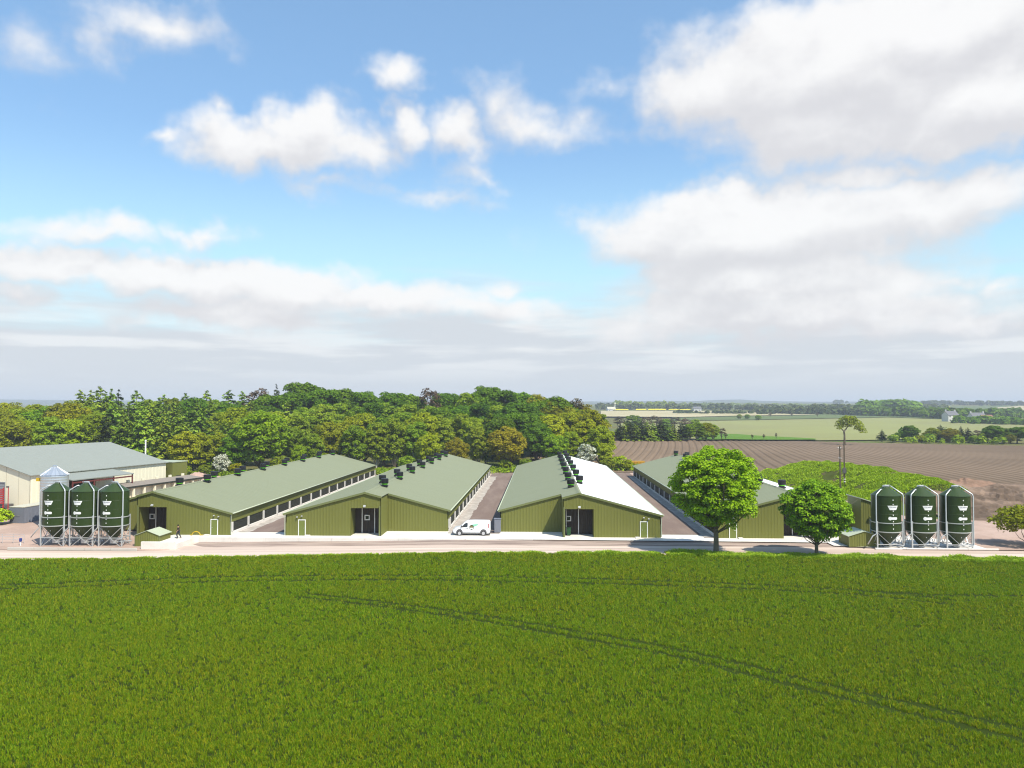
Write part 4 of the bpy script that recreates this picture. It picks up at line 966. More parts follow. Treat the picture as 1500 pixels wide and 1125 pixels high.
# ------------------------------------------------------------------ the van
def make_van():
    t = empty('van', (-9.45, 106.25, 0.0), 'white panel van parked on the pale apron, facing left', 'van')
    # outline from nose (x=-2.55) to tail (x=2.5)
    st = [(-2.56, .42, .62, .70, .80), (-2.50, .30, .78, .86, .90), (-2.30, .26, .93, .98, .94), (-1.90, .24, 1.02, 1.08, .95), (-1.62, .24, 1.06, 1.18, .955), (-1.30, .24, 1.08, 1.46, .96), (-.95, .24, 1.10, 1.76, .965), (-.70, .24, 1.12, 1.90, .97),
          (-.40, .24, 1.12, 1.955, .97), (.4, .24, 1.12, 1.975, .97), (1.6, .24, 1.12, 1.97, .97), (2.25, .26, 1.12, 1.95, .965), (2.42, .30, 1.12, 1.90, .955), (2.50, .40, 1.10, 1.72, .93)]
    rings = []
    for x, zb, zm, zt, w in st:
        tp = max(.0, zt - zm); wt = w - .20 * min(1, tp / .75); c = min(.12, tp * .4 + .02)
        half = [(w * .80, zb), (w - .02, zb + .06), (w, zb + .25), (w, zm), (w - .25 * (w - wt), zm + tp * .35), (wt + .03, zt - c), (wt - .10, zt - c * .25), (wt * .45, zt)]
        rings.append([(x, y, z) for y, z in half] + [(x, -y, z) for y, z in reversed(half)])
    m = MB(); m.rings([list(reversed(r)) for r in rings], True); b = m.build('body', M['vanwhite'], t, True)
    def side_poly(name, poly, mat, parent=t, th=.012, s=-1, off=.0):
        """polygon (x,z) laid on the van side with the tumblehome followed"""
        m = MB(); out = []
        for dy in (-.06, th + off):
            row = []
            for x, z in poly:
                w = .968; k = max(0, z - 1.12) / .83
                y = s * (w - .20 * min(1, k) * (0.25 + .6 * k) + dy); row.append((x, y, z))
            out.append(row)
        m.rings(out, True); return m.build(name, mat, parent)
    for s in (-1, 1):
        side_poly('side_window', [(-1.33, 1.13), (-.62, 1.15), (-.52, 1.22), (-.50, 1.62), (-.58, 1.70), (-.80, 1.68), (-1.02, 1.52)], M['glass'], s=s)
        side_poly('side_trim', [(-1.55, .30), (1.45, .30), (1.45, .43), (-1.55, .43)], M['greyplastic'], s=s)
        side_poly('swage_line', [(.25, 1.03), (2.1, 1.03), (2.1, 1.06), (.25, 1.06)], M['greyplastic'], s=s)
        side_poly('tail_light', [(2.28, 1.05), (2.40, 1.05), (2.40, 1.62), (2.28, 1.62)], M['red'], s=s)
        side_poly('seam', [(-.47, .46), (-.455, .46), (-.455, 1.8), (-.47, 1.8)], M['greyplastic'], s=s)
        # badge and flash
        hx, hz, r = .02, 1.13, .36
        hexa = [(hx + r * .93 * math.sin(R(60 * k)), hz + r * math.cos(R(60 * k))) for k in range(6)]
        bd = side_poly('badge', hexa, M['logo_dark'], s=s, th=.014)
        side_poly('badge_band', [(hx - .26, hz - .06), (hx + .26, hz - .06), (hx + .20, hz - .20), (hx - .20, hz - .20)], M['white'], bd, s=s, th=.019)
        side_poly('badge_fill', [(hx + r * .66 * math.sin(R(60 * k)), hz + .08 + r * .42 * math.cos(R(60 * k))) for k in range(6)], M['logo_olive'], bd, s=s, th=.019)
        side_poly('flash', [(.05, 1.50), (1.02, 1.60), (.66, 1.32), (.36, 1.22)], M['logo_green'], s=s, th=.010)
        side_poly('small_mark', [(-.56, .93), (-.44, .93), (-.44, 1.06), (-.56, 1.06)], M['container'], s=s, th=.014)
        side_poly('small_mark', [(-.78, .93), (-.66, .93), (-.66, 1.06), (-.78, 1.06)], M['container'], s=s, th=.014)
    m = MB(); m.rings([[(x - .012, y, z + .012) for x, y, z in ((-1.60, .70, 1.16), (-1.60, -.70, 1.16), (-.86, -.62, 1.79), (-.86, .62, 1.79))], [(-1.52, .70, 1.10), (-1.52, -.70, 1.10), (-.80, -.62, 1.73), (-.80, .62, 1.73)]], True); m.build('windscreen', M['glass'], t)
    m = MB(); m.bbox(-2.62, -2.30, -.90, .90, .24, .56, .06); m.build('bumper', M['greyplastic'], t)
    m = MB(); m.bbox(2.36, 2.58, -.92, .92, .26, .58, .05); m.build('bumper', M['greyplastic'], t)
    for s in (-1, 1):
        m = MB(); m.rings([[(-2.50, s * .60, .70), (-2.47, s * .86, .70), (-2.22, s * .95, .98), (-2.36, s * .66, .92)], [(-2.54, s * .60, .72), (-2.51, s * .875, .72), (-2.25, s * .965, 1.0), (-2.40, s * .66, .95)]], True); m.build('headlight', M['rim'], t)
        m = MB(); m.bbox(-1.42, -1.22, s * 1.06 - .12, s * 1.06 + .12, 1.14, 1.38, .04); m.build('mirror', M['greyplastic'], t)
        for wx in (-1.62, 1.62):
            m = MB(); m.tube([(wx, s * .76, .44), (wx, s * .982, .44)], .445, 24); m.build('wheel_arch', M['greyplastic'], t)
            m = MB(); m.tube([(wx, s * .78, .335), (wx, s * .80, .335), (wx, s * .97, .335), (wx, s * .995, .335)], [.30, .335, .335, .30], 24); w_ = m.build('wheel', M['tyre'], t)
            m = MB(); m.tube([(wx, s * .985, .335), (wx, s * 1.002, .335)], .225, 20)
            w2 = m.build('rim', M['rim'], w_)
    return t
make_van()

# ------------------------------------------------------------------ poles, trailer, mast
def power_pole(px, ytop, label, Y, top):
    p = at_y(px, 715, Y); z0 = 0.0
    t = empty('power_pole', (p[0], Y, z0), label, 'power pole', group='wooden pole pair by the mound')
    m = MB(); m.tube([(0, 0, 0), (0, 0, top)], [.17, .12], 10); m.build('pole', M['wood'], t)
    return t
pa = power_pole(1231, 652, 'shorter left pole of the wooden pair in front of the green mound', 154, 10.0)
pb = power_pole(1237.3, 645, 'taller right pole of the wooden pair in front of the green mound', 155.5, 10.9)
m = MB(); m.bbox(-.42, .25, -.38, -.05, 4.5, 5.6, .05); m.build('transformer', M['greyplastic'], pb)
for z in (2.2, 2.8, 3.3):
    m = MB(); m.lathe([(.19, z), (.19, z + .16)], 10); m.build('band', M['white'], pb)
m = MB(); m.bar((-.45, -.2, 9.4), (.45, -.2, 9.4), .09, .1); m.build('crossarm', M['wood'], pa)
for xx in (-.38, .1):
    m = MB(); m.lathe([(.05, 9.46), (.07, 9.6), (.03, 9.72)], 8, (xx, -.2)); m.build('insulator', M['white'], pa)
m = MB(); m.bar((-.3, -.16, 7.6), (.3, -.16, 7.6), .08, .1); m.tube([(-.25, -.18, 7.64), (-.25, -.18, 7.85)], .05, 6); m.build('bracket', M['galv'], pa)
p = flat(931, 687, 0)
t = empty('tipping_trailer', (p[0], p[1], 0), 'orange yellow tipping trailer parked beyond the rightmost shed', 'trailer', R(4))
m = MB(); m.rings([[(-2.3, -1.1, 1.1), (2.3, -1.1, 1.1), (2.3, 1.1, 1.1), (-2.3, 1.1, 1.1)], [(-2.5, -1.25, 2.25), (2.5, -1.25, 2.25), (2.5, 1.25, 2.25), (-2.5, 1.25, 2.25)]], True)
for k in range(6): m.box(-2.2 + k * .88, -2.1 + k * .88, -1.30, -1.1, 1.1, 2.25)
m.build('body', M['orange'], t)
m = MB(); m.bbox(-2.4, 2.6, -.5, .5, .75, 1.09, .03); m.tube([(2.6, 0, .9), (4.0, 0, .6)], .09, 8); m.build('chassis', M['greyplastic'], t)
for xx in (-1.5, -.35):
    for s in (-1, 1):
        m = MB(); m.tube([(xx, s * .8, .55), (xx, s * 1.15, .55)], .55, 20); w_ = m.build('wheel', M['tyre'], t)
        m = MB(); m.tube([(xx, s * 1.1, .55), (xx, s * 1.17, .55)], .3, 16); m.build('rim', M['white'], w_)

# ------------------------------------------------------------------ the walking person
def make_person():
    p = flat(261, 788.5, 0)
    m = bpy.data.meshes.new('person'); 
    J = [((0, 0, .93), .15), ((0, .01, 1.12), .14), ((0, .0, 1.36), .165), ((-.02, 0, 1.49), .065), ((-.05, 0, 1.60), .075), ((-.06, 0, 1.68), .10), ((-.05, 0, 1.76), .075),
         ((0, -.09, .90), .10), ((-.16, -.10, .50), .068), ((-.02, -.10, .09), .048), ((-.16, -.10, .05), .04),
         ((0, .09, .90), .10), ((.10, .10, .50), .066), ((.34, .10, .14), .048), ((.25, .10, .04), .04),
         ((0, -.20, 1.40), .062), ((.10, -.25, 1.14), .048), ((-.08, -.24, .94), .036), ((-.13, -.23, .87), .036),
         ((0, .20, 1.40), .062), ((-.06, .26, 1.14), .048), ((-.22, .24, .96), .036), ((-.27, .23, .90), .036)]
    E = [(0, 1), (1, 2), (2, 3), (3, 4), (4, 5), (5, 6), (0, 7), (7, 8), (8, 9), (9, 10), (0, 11), (11, 12), (12, 13), (13, 14), (2, 15), (15, 16), (16, 17), (17, 18), (2, 19), (19, 20), (20, 21), (21, 22)]
    def skin(name, verts, edges, mat, grow=0.0, parent=None, root=0):
        me = bpy.data.meshes.new(name); me.from_pydata([v for v, r in verts], edges, []); me.update()
        o = bpy.data.objects.new(name, me); C.objects.link(o)
        md = o.modifiers.new('skin', 'SKIN'); sd = o.modifiers.new('sub', 'SUBSURF'); sd.levels = 2; sd.render_levels = 2
        if not me.skin_vertices: 
            bpy.context.view_layer.update()
        sv = me.skin_vertices[0].data if me.skin_vertices else None
        for i, (v, r) in enumerate(verts): sv[i].radius = (r + grow, r + grow); sv[i].use_root = (i == root)
        dg = bpy.context.evaluated_depsgraph_get(); nm = bpy.data.meshes.new_from_object(o.evaluated_get(dg))
        bpy.data.objects.remove(o); nm.name = name
        for pl in nm.polygons: pl.use_smooth = True
        nm.materials.clear()
        return link_mesh(name, nm, mat, parent)
    t = skin('person', J, E, M['skin'])
    tag(t, 'person in a dark top and dark trousers walking left on the apron', 'person'); t.location = (p[0], p[1], 0.0)
    def sub(ids, grow, name, mat):
        mp = {i: k for k, i in enumerate(ids)}
        skin(name, [J[i] for i in ids], [(mp[a], mp[b]) for a, b in E if a in mp and b in mp], mat, grow, t)
    sub([0, 1, 2, 15, 19, 16, 20], .022, 'top', M['darkcloth'])
    sub([0, 7, 8, 9, 11, 12, 13], .024, 'trousers', M['trousers'])
    hv = MB(); hv.lathe([(.02, 1.83), (.07, 1.80), (.095, 1.74), (.10, 1.68), (.085, 1.62)], 14, (-.035, 0)); hv.build('hair', M['hair'], t, True)
    for q in (10, 14):
        s_ = MB(); x, y, z = J[q][0]; s_.bbox(x - .12, x + .16, y - .05, y + .05, max(0, z - .05), z + .05, .02); s_.build('shoe', M['black'], t)
    for q in (18, 22):                           # palm, four fingers, thumb
        h = MB(); x, y, z = J[q][0]
        for k in range(4):
            yy = y; xx = x - .028 + .018 * k; ln = (.062, .075, .080, .066)[k]
            h.tube([(xx, yy, z), (xx - .004, yy, z - ln * .5), (xx - .018, yy, z - ln)], [.010, .009, .007], 6)
        h.tube([(x - .035, y, z + .03), (x - .06, y - .01, z - .005), (x - .062, y - .012, z - .035)], [.011, .010, .008], 6)
        h.bbox(x - .04, x + .036, y - .014, y + .014, z - .02, z + .07, .01); h.build('hand', M['skin'], t, True)
try: make_person()
except Exception as e: print('person:', e)

# ------------------------------------------------------------------ foliage
def unit(a): return a / np.maximum(1e-9, np.linalg.norm(a, axis=-1, keepdims=True))
def leaf_quads(rs, pos, nrm, size, aspect=1.0, jit=.5):
    n = len(pos); nrm = unit(nrm)
    t = unit(np.cross(nrm, unit(rs.normal(size=(n, 3))))); b = np.cross(nrm, t)
    s = size * rs.uniform(1 - jit, 1 + jit, (n, 1)) * .5; t = t * s; b = b * s * aspect
    k = rs.uniform(.6, 1.0, (n, 1))
    return np.stack([pos - t * k - b * .6, pos + t - b * k, pos + t * k + b, pos - t + b * k], 1)
def clump_leaves(rs, centres, radii, per, size, squash=.75, up=.25, inner=.25):
    Q = []
    for c, r in zip(centres, radii):
        n = max(6, int(per * (r / radii.mean()) ** 2))
        d = unit(rs.normal(size=(n, 3))); d[:, 2] = np.where(d[:, 2] < -.35, -d[:, 2], d[:, 2])
        rad = np.where(rs.uniform(size=(n, 1)) < inner, rs.uniform(.35, .8, (n, 1)), rs.uniform(.8, 1.08, (n, 1)))
        pos = c + d * rad * r * np.array((1, 1, squash))
        Q.append(leaf_quads(rs, pos, d * .9 + rs.normal(size=(n, 3)) * .42 + np.array((0, 0, up + .25)), size))
    return np.concatenate(Q)
def fib(n, lo=-.45):
    k = np.arange(n) + .5; z = 1 - (1 - lo) * k / n; th = k * 2.399963
    r = np.sqrt(np.maximum(0, 1 - z * z)); return np.stack([r * np.cos(th), r * np.sin(th), z], 1)
def limbs(m, rs, base, tops, r0, n=6):
    for tp in tops:
        a = np.array(base); b = np.array(tp); mid = (a * .45 + b * .55) + rs.normal(size=3) * .05 * np.linalg.norm(b - a) - np.array((0, 0, .08 * np.linalg.norm(b - a)))
        m.tube([a, mid, b], [r0, r0 * .62, r0 * .2], n)
def broadleaf(seed, h, rx, z0, leaf, nclump=46, per=95, size=.62, dome=1.0, rc=.30, lean=0, lo=-.5, bark='bark', tr=.028):
    """trunk and crown meshes, foot at the origin; z0 is where the crown starts"""
    rs = np.random.RandomState(seed); hz = (h - z0) / 2; cz = z0 + hz * (1.0 if dome == 1 else .92)
    d = fib(nclump, lo); d = unit(d + rs.normal(size=d.shape) * .13)
    rad = rs.uniform(.66, .86, (nclump, 1)) * (1 + .12 * np.sin(d[:, :1] * 3 + seed) * np.cos(d[:, 1:2] * 2.3 + seed))
    prof = np.where(d[:, 2:] > 0, 1, .88)
    c = d * rad * np.array((rx, rx, hz)) * prof + np.array((lean, 0, cz))
    ins = rs.normal(size=(nclump // 4, 3)) * .28 * np.array((rx, rx, hz)) + np.array((lean, 0, cz))
    cc = np.concatenate([c, ins]); rr = rs.uniform(.72, 1.28, len(cc)) * rc * rx
    Q = clump_leaves(rs, cc, rr, per, size)
    m = MB(); r = tr * h
    m.tube([(0, 0, -.3), (0, 0, .5), (lean * .1, 0, z0 * .7), (lean * .3, 0, z0 + hz * .5), (lean, 0, z0 + hz * 1.3)], [r * 1.35, r, r * .85, r * .6, r * .25], 9)
    limbs(m, rs, (lean * .1, 0, max(.6, z0 * .8)), c[rs.choice(len(c), 7, False)] * np.array((.9, .9, .97)), r * .5)
    return m, Q
def conifer(seed, h, rx, leaf, tiers=17, z0=.10, size=.80, ragged=.45):
    rs = np.random.RandomState(seed); Q = []; m = MB()
    m.tube([(0, 0, -.3), (0, 0, h * .5), (0, 0, h)], [.018 * h, .012 * h, .02], 7)
    for k in range(tiers):
        t = k / (tiers - 1); zc = h * (z0 + (1 - z0) * t); R_ = rx * (1 - t) ** .62 + .22
        nb = max(4, int(9 * (1 - t) + 4))
        for j in range(nb):
            a = 2 * math.pi * (j + rs.uniform()) / nb; L_ = R_ * rs.uniform(1 - ragged, 1 + ragged); z = zc + rs.normal() * .035 * h * (1 - t * .6)
            n = max(8, int(34 * L_ / rx + 7)); u = rs.uniform(.12, 1, (n, 1)) ** .8
            dirv = np.array((math.cos(a), math.sin(a), 0)); side = np.array((-math.sin(a), math.cos(a), 0))
            pos = dirv * u * L_ + side * rs.normal(size=(n, 1)) * .20 * L_ * (1.25 - u) + np.array((0, 0, z)) + np.array((0, 0, -1)) * (u ** 1.4) * L_ * .30 + rs.normal(size=(n, 3)) * .12
            Q.append(leaf_quads(rs, pos, np.array((0, 0, 1.0)) + dirv * .35 + rs.normal(size=(n, 3)) * .45, size * (.42 + .6 * L_ / rx)))
    return m, np.concatenate(Q)
def plant_tree(name, mQ, loc, label, cat, leaf, group=None, bark='bark', rz=0.0, sc=(1, 1, 1), parts=('trunk', 'crown')):
    t = empty(name, loc, label, cat, rz, group, sc)
    mQ[0].build(parts[0], M[bark], t, True); quads(parts[1], mQ[1], L[leaf], t)
    return t

# the two round trees on the verge
def verge_tree(label, px, py, z, h, rx, z0, leaf, seed, nclump, per, size, trunk_r, fork, rc=.22):
    x, y = flat(px, py, z); rs = np.random.RandomState(seed)
    t = empty('round_tree', (x, y, z), label, 'tree')
    hz = (h - z0) / 2; cz = z0 + hz
    d = fib(nclump, -.96); d = unit(d + rs.normal(size=d.shape) * .10)
    low = np.clip(-d[:, 2:], 0, 1)
    c = d * rs.uniform(.74, .90, (nclump, 1)) * np.array((rx, rx, hz)) * (1 - .16 * low) * (1 + .10 * np.sin(np.arctan2(d[:, 1:2], d[:, :1]) * 3 + seed) * np.cos(d[:, 2:] * 4 + seed)) + np.array((0, 0, cz))
    n2 = nclump // 3; ins = unit(rs.normal(size=(n2, 3))) * rs.uniform(.25, .62, (n2, 1)) * np.array((rx, rx, hz)) + np.array((0, 0, cz + hz * .1))
    cc = np.concatenate([c, ins]); rr = rs.uniform(.65, 1.25, len(cc)) * rc * rx
    Q = clump_leaves(rs, cc, rr, per, size, .7, .5)
    m = MB(); r = trunk_r
    m.tube([(0, 0, -.2), (0, 0, .25), (.02, 0, fork * .6), (0, 0, fork), (-.05, .1, z0 + hz * .7), (0, 0, h * .86)], [r * 1.5, r * 1.1, r, r * .95, r * .6, r * .12], 12)
    tops = c[rs.choice(len(c), 16, False)]
    for k, tp in enumerate(tops):
        f = fork * rs.uniform(.75, 1.15); limbs(m, rs, (0, 0, f), [tp * np.array((.93, .93, .97))], r * rs.uniform(.32, .55), 7)
        e = tp * np.array((.6, .6, .85)) + np.array((0, 0, .1 * f)); limbs(m, rs, e, [tp + rs.normal(size=3) * .7 for _ in range(2)], r * .16, 5)
    m.build('trunk', M['bark'], t, True); quads('crown', Q, L[leaf], t)
verge_tree('large round bright green tree on the verge in front of the rightmost shed', 1049, 810, -.1, 12.9, 5.55, 2.0, 'maple', 3, 260, 150, .185, .30, 2.6, .15)
verge_tree('smaller round green tree on the verge, right of the large round tree', 1196, 814, -.1, 8.8, 4.1, 1.1, 'chestnut', 8, 190, 140, .185, .20, 1.5, .165)

# ---- the wood behind the sheds: every tree an object, kinds built once and copied
KINDS = {}
def kind(key, mk, leaf, bark='bark'):
    o = bpy.data.objects.new('proto', None)
    mm = mk[0].build('trunk', M[bark], None, True); q = quads('crown', mk[1], L[leaf])
    KINDS.setdefault(key, []).append((mm.data, q.data)); 
    for ob in (mm, q): bpy.data.objects.remove(ob)
    bpy.data.objects.remove(o)
for s_ in range(2):
    kind('dark', broadleaf(20 + s_, 18, 6.6, 1.8, 'dark', 84, 170, .43, rc=.25, lo=-.8), 'dark')
    kind('bright', broadleaf(30 + s_, 17, 7.0, .8, 'bright', 92, 160, .42, rc=.22, lo=-.85), 'bright')
    kind('olive', broadleaf(40 + s_, 15, 5.4, .8, 'olive', 74, 140, .37, rc=.24, lo=-.85), 'olive')
    kind('mid', broadleaf(50 + s_, 16, 4.6, .8, 'mid', 78, 130, .36, rc=.25, lo=-.9), 'mid', 'barkpale')
    kind('rust', broadleaf(60 + s_, 13.5, 5.6, .7, 'rust', 80, 120, .33, rc=.23, lo=-.85), 'rust')
    kind('conifer', conifer(70 + s_, 18, 4.9, 'conifer'), 'conifer')
    kind('darkconifer', conifer(80 + s_, 19, 3.6, 'darkconifer', 15, .2, .7, .45), 'darkconifer')
kind('bare', broadleaf(91, 15, 4.0, 4.5, 'bare', 34, 34, .40, rc=.30), 'bare')
kind('blossom', broadleaf(95, 7.5, 3.2, .8, 'blossom', 40, 42, .30, rc=.24, lo=-.7), 'blossom')
kind('shrub', broadleaf(97, 6.0, 3.6, .6, 'mid', 32, 70, .42, rc=.32, lo=-.8), 'mid')
kind('weedbush', broadleaf(98, 4.5, 3.0, .3, 'olive', 28, 60, .36, rc=.32, lo=-.8), 'olive')
LOOK = {'dark': ('domed_tree', 'dark green domed tree', 'dark domed trees of the wood'), 'bright': ('broad_tree', 'bright green broad tree', 'bright broad trees of the wood'),
        'olive': ('oak_tree', 'yellow olive leafed tree', 'olive trees of the wood'), 'mid': ('birch_tree', 'soft mid green feathery tree', 'feathery trees of the wood'),
        'rust': ('budding_tree', 'rusty olive budding tree', 'rusty trees of the wood'), 'conifer': ('conifer_tree', 'green layered conifer', 'conifers of the wood'),
        'darkconifer': ('spruce_tree', 'dark spiky conifer', 'dark conifers of the wood'), 'bare': ('bare_tree', 'brown nearly bare tree', 'bare trees of the wood'),
        'blossom': ('hawthorn_tree', 'white blossoming hawthorn', 'hawthorns of the wood'), 'shrub': ('woodland_shrub', 'low rounded green shrub', 'shrubs of the wood edge'), 'weedbush': ('edge_shrub', 'small yellow green shrub', 'shrubs of the wood edge')}
HGT = {'dark': 18, 'bright': 17, 'olive': 15, 'mid': 16, 'rust': 13.5, 'conifer': 18, 'darkconifer': 19, 'bare': 15, 'blossom': 7.5, 'shrub': 6, 'weedbush': 4.5}
TREES = []
trng = random.Random(11)
def put_tree(k, x, y, h, row, widen=1.0, z=None):
    TREES.append((k, x, y, land(x, y) if z is None else z, h, row, widen))
def top_tree(k, px, ptop, Y, row, widen=1.0):
    """a tree at depth Y whose top stands at the height seen at px, ptop"""
    x, y, zt = at_y(px, ptop, Y); put_tree(k, x, y, max(3.0, zt - land(x, y)), row, widen)
# front edge, left to right
FRONT = [('rust', 12, 612, 205, 1.1), ('olive', 40, 610, 212), ('mid', 75, 604, 206), ('olive', 108, 608, 210), ('olive', 135, 600, 214), ('darkconifer', 156, 606, 208, 1.2), ('conifer', 182, 604, 206), ('conifer', 210, 598, 208), ('conifer', 240, 606, 200), ('olive', 268, 630, 196), ('conifer', 262, 604, 206),
         ('olive', 292, 632, 202, 1.1), ('olive', 318, 632, 206), ('bright', 384, 598, 206, 1.12), ('bright', 352, 628, 204), ('mid', 432, 624, 212), ('mid', 458, 630, 208), ('olive', 482, 616, 214), ('mid', 520, 618, 212), ('mid', 552, 613, 214, .9), ('mid', 578, 606, 216, .9), ('mid', 610, 614, 216), ('olive', 628, 632, 210), ('rust', 668, 640, 212), ('mid', 700, 622, 222, .9),
         ('rust', 742, 624, 216, 1.15), ('mid', 712, 640, 224, .8), ('dark', 786, 616, 226), ('bright', 812, 634, 222), ('olive', 836, 628, 226), ('olive', 858, 612, 230), ('olive', 880, 622, 222, 1.05), ('rust', 868, 606, 240), ('olive', 886, 648, 216, .9), ('bright', 440, 650, 206, .8), ('conifer', 330, 618, 210)]
for f in FRONT: top_tree(f[0], f[1], f[2], f[3], 'front edge', f[4] if len(f) > 4 else 1.0)
for k, px, pt, Y in (('blossom', 324, 664, 196), ('blossom', 860, 649, 212), ('shrub', 270, 688, 192), ('shrub', 300, 684, 195), ('weedbush', 905, 668, 214), ('shrub', 890, 672, 210), ('weedbush', 345, 680, 200), ('shrub', 596, 668, 208), ('weedbush', 740, 676, 214), ('shrub', 770, 678, 216), ('shrub', 846, 668, 214), ('weedbush', 800, 672, 220), ('shrub', 640, 672, 212), ('weedbush', 918, 676, 212), ('shrub', 60, 650, 196), ('shrub', 412, 668, 200), ('weedbush', 470, 664, 204)):
    top_tree(k, px, pt, Y, 'front edge')
# second and third ranks, then the skyline
def rank(row, Y, pxs, tops, kinds, jit=5):
    for px in pxs:
        pt = lerp_table(px, tops) + trng.uniform(-jit, jit); k = kinds(px)
        top_tree(k, px + trng.uniform(-6, 6), pt, Y + trng.uniform(-7, 7), row, trng.uniform(.9, 1.15))
def pick(*opts):
    return trng.choices([o[0] for o in opts], [o[1] for o in opts])[0]
def k2(px):
    if px < 120: return pick(('olive', 3), ('bright', 1), ('rust', 1))
    if px < 330: return pick(('conifer', 4), ('mid', 1), ('olive', .6))
    if px < 460: return pick(('mid', 2), ('dark', 1.5), ('olive', .6))
    if px < 820: return pick(('mid', 3), ('dark', 1.3), ('olive', .8))
    return pick(('olive', 2), ('rust', 1.2), ('mid', 1))
rank('second row', 232, range(-110, 880, 27), [(0, 596), (120, 590), (330, 594), (420, 604), (560, 604), (700, 604), (800, 600), (850, 592), (890, 612)], k2)
def k3(px):
    if px < 110: return pick(('olive', 3), ('rust', 1))
    if px < 330: return pick(('conifer', 4), ('darkconifer', 1), ('olive', .4))
    if px < 420: return pick(('dark', 2), ('conifer', 1), ('mid', 1))
    if px < 800: return pick(('dark', 3), ('mid', 1.6))
    return pick(('rust', 1), ('mid', 1), ('olive', 1))
rank('third row', 255, range(-104, 860, 26), [(0, 592), (110, 586), (200, 588), (330, 586), (430, 588), (560, 590), (700, 588), (790, 584), (860, 596)], k3, 4)
SKY = [('rust', 20, 589), ('olive', 50, 588), ('olive', 88, 589), ('conifer', 118, 572), ('conifer', 133, 574), ('conifer', 147, 567), ('conifer', 163, 572), ('darkconifer', 174, 573), ('conifer', 200, 573), ('mid', 220, 580), ('conifer', 240, 579), ('mid', 256, 579), ('conifer', 272, 577), ('dark', 286, 579), ('conifer', 303, 573), ('mid', 318, 580), ('conifer', 335, 572), ('conifer', 355, 574), ('bare', 376, 569), ('dark', 392, 574), ('darkconifer', 405, 567),
       ('dark', 448, 556), ('dark', 425, 570), ('dark', 470, 566), ('dark', 505, 566), ('dark', 535, 570), ('dark', 570, 571), ('dark', 600, 574), ('bare', 632, 569), ('dark', 655, 572), ('mid', 685, 571), ('dark', 710, 562), ('dark', 738, 568), ('dark', 765, 571), ('rust', 790, 577), ('dark', 815, 577), ('bare', 838, 584), ('rust', 856, 592), ('mid', 875, 600)]
for k, px, pt in SKY: top_tree(k, px, pt, trng.uniform(268, 290) if px < 800 else 256, 'skyline', 1.12 if k == 'dark' else (1.3 if k == 'conifer' else 1.0))
ORD = ['first', 'second', 'third', 'fourth', 'fifth', 'sixth', 'seventh', 'eighth', 'ninth', 'tenth', 'eleventh', 'twelfth', 'thirteenth', 'fourteenth', 'fifteenth', 'sixteenth', 'seventeenth', 'eighteenth', 'nineteenth', 'twentieth']
ROWTXT = {'front edge': 'at the wood edge', 'second row': 'in the second rank', 'third row': 'in the third rank', 'skyline': 'on the wooded skyline'}
def plant_all(trees, rowtxt, seed):
    rr = random.Random(seed); cnt = {}
    for k, x, y, z, h, row, wd in sorted(trees, key=lambda q: proj((q[1], q[2], q[3]))[0]):
        cnt[(k, row)] = cnt.get((k, row), 0) + 1; n = cnt[(k, row)]
        total = sum(1 for q in trees if q[0] == k and q[5] == row)
        nm, look, grp = LOOK[k]
        if total == 1: lab = 'only %s %s' % (look, rowtxt[row])
        else: lab = '%s from left of the %ss %s' % (ORD[min(n, 20) - 1], look, rowtxt[row]) if n <= 20 else look + ' ' + rowtxt[row]
        t = bpy.data.objects.new(nm, None); C.objects.link(t); t.location = (x, y, z); t.rotation_euler = (0, 0, rr.uniform(0, 6.28))
        s = h / HGT[k]; t.scale = (s * wd if s < 1.15 else s ** .6 * wd, s * wd if s < 1.15 else s ** .6 * wd, s)
        tag(t, lab, 'tree' if 'shrub' not in nm else 'shrub', grp)
        tm, cm = KINDS[k][rr.randrange(len(KINDS[k]))]
        for pn, d in (('trunk', tm), ('crown', cm)):
            o = bpy.data.objects.new(pn, d); C.objects.link(o); o.parent = t
plant_all(TREES, ROWTXT, 5)

# ---- trees out in the fields
FT = []
def field_tree(k, px, py, ptop, row, wd=1.0, Y=None):
    wd *= 1.3 if row == 'hedge line' else 1.1
    x, y = spot(px, py); z = land(x, y); zt = at_y(px, ptop, y)[2]
    FT.append((k, x, y, z, max(2.0, zt - z), row, wd))
for px, pt, k, wd in ((909, 622, 'darkconifer', 1.9), (916, 618, 'conifer', 1.3), (923, 619, 'darkconifer', 1.9), (931, 620, 'conifer', 1.2), (940, 618, 'darkconifer', 1.7), (948, 617, 'conifer', 1.3), (957, 619, 'conifer', 1.3), (968, 617, 'darkconifer', 1.8), (978, 621, 'conifer', 1.4), (986, 622, 'conifer', 1.3), (999, 619, 'darkconifer', 1.9)):
    field_tree(k, px, 645.4, pt, 'copse', wd)
for px, pt, k, wd in ((964, 633, 'rust', .8), (1010, 619, 'mid', 1.2), (1022, 617, 'mid', 1.35), (1034, 617, 'olive', 1.2), (1045, 620, 'mid', 1.2), (1057, 627, 'bare', 1.2), (1030, 630, 'shrub', 1.3), (905, 628, 'mid', 1.0), (1063, 634, 'bare', 1.0)):
    field_tree(k, px, 645.2, pt, 'copse', wd)
for px, pt, k in ((908, 610, 'bare'), (928, 606, 'mid'), (945, 611, 'bare'), (962, 609, 'bare'), (975, 612, 'mid'), (988, 611, 'bare'), (1004, 613, 'bare'), (1018, 613, 'mid')):
    field_tree(k, px, 634, pt, 'behind copse', 1.5)
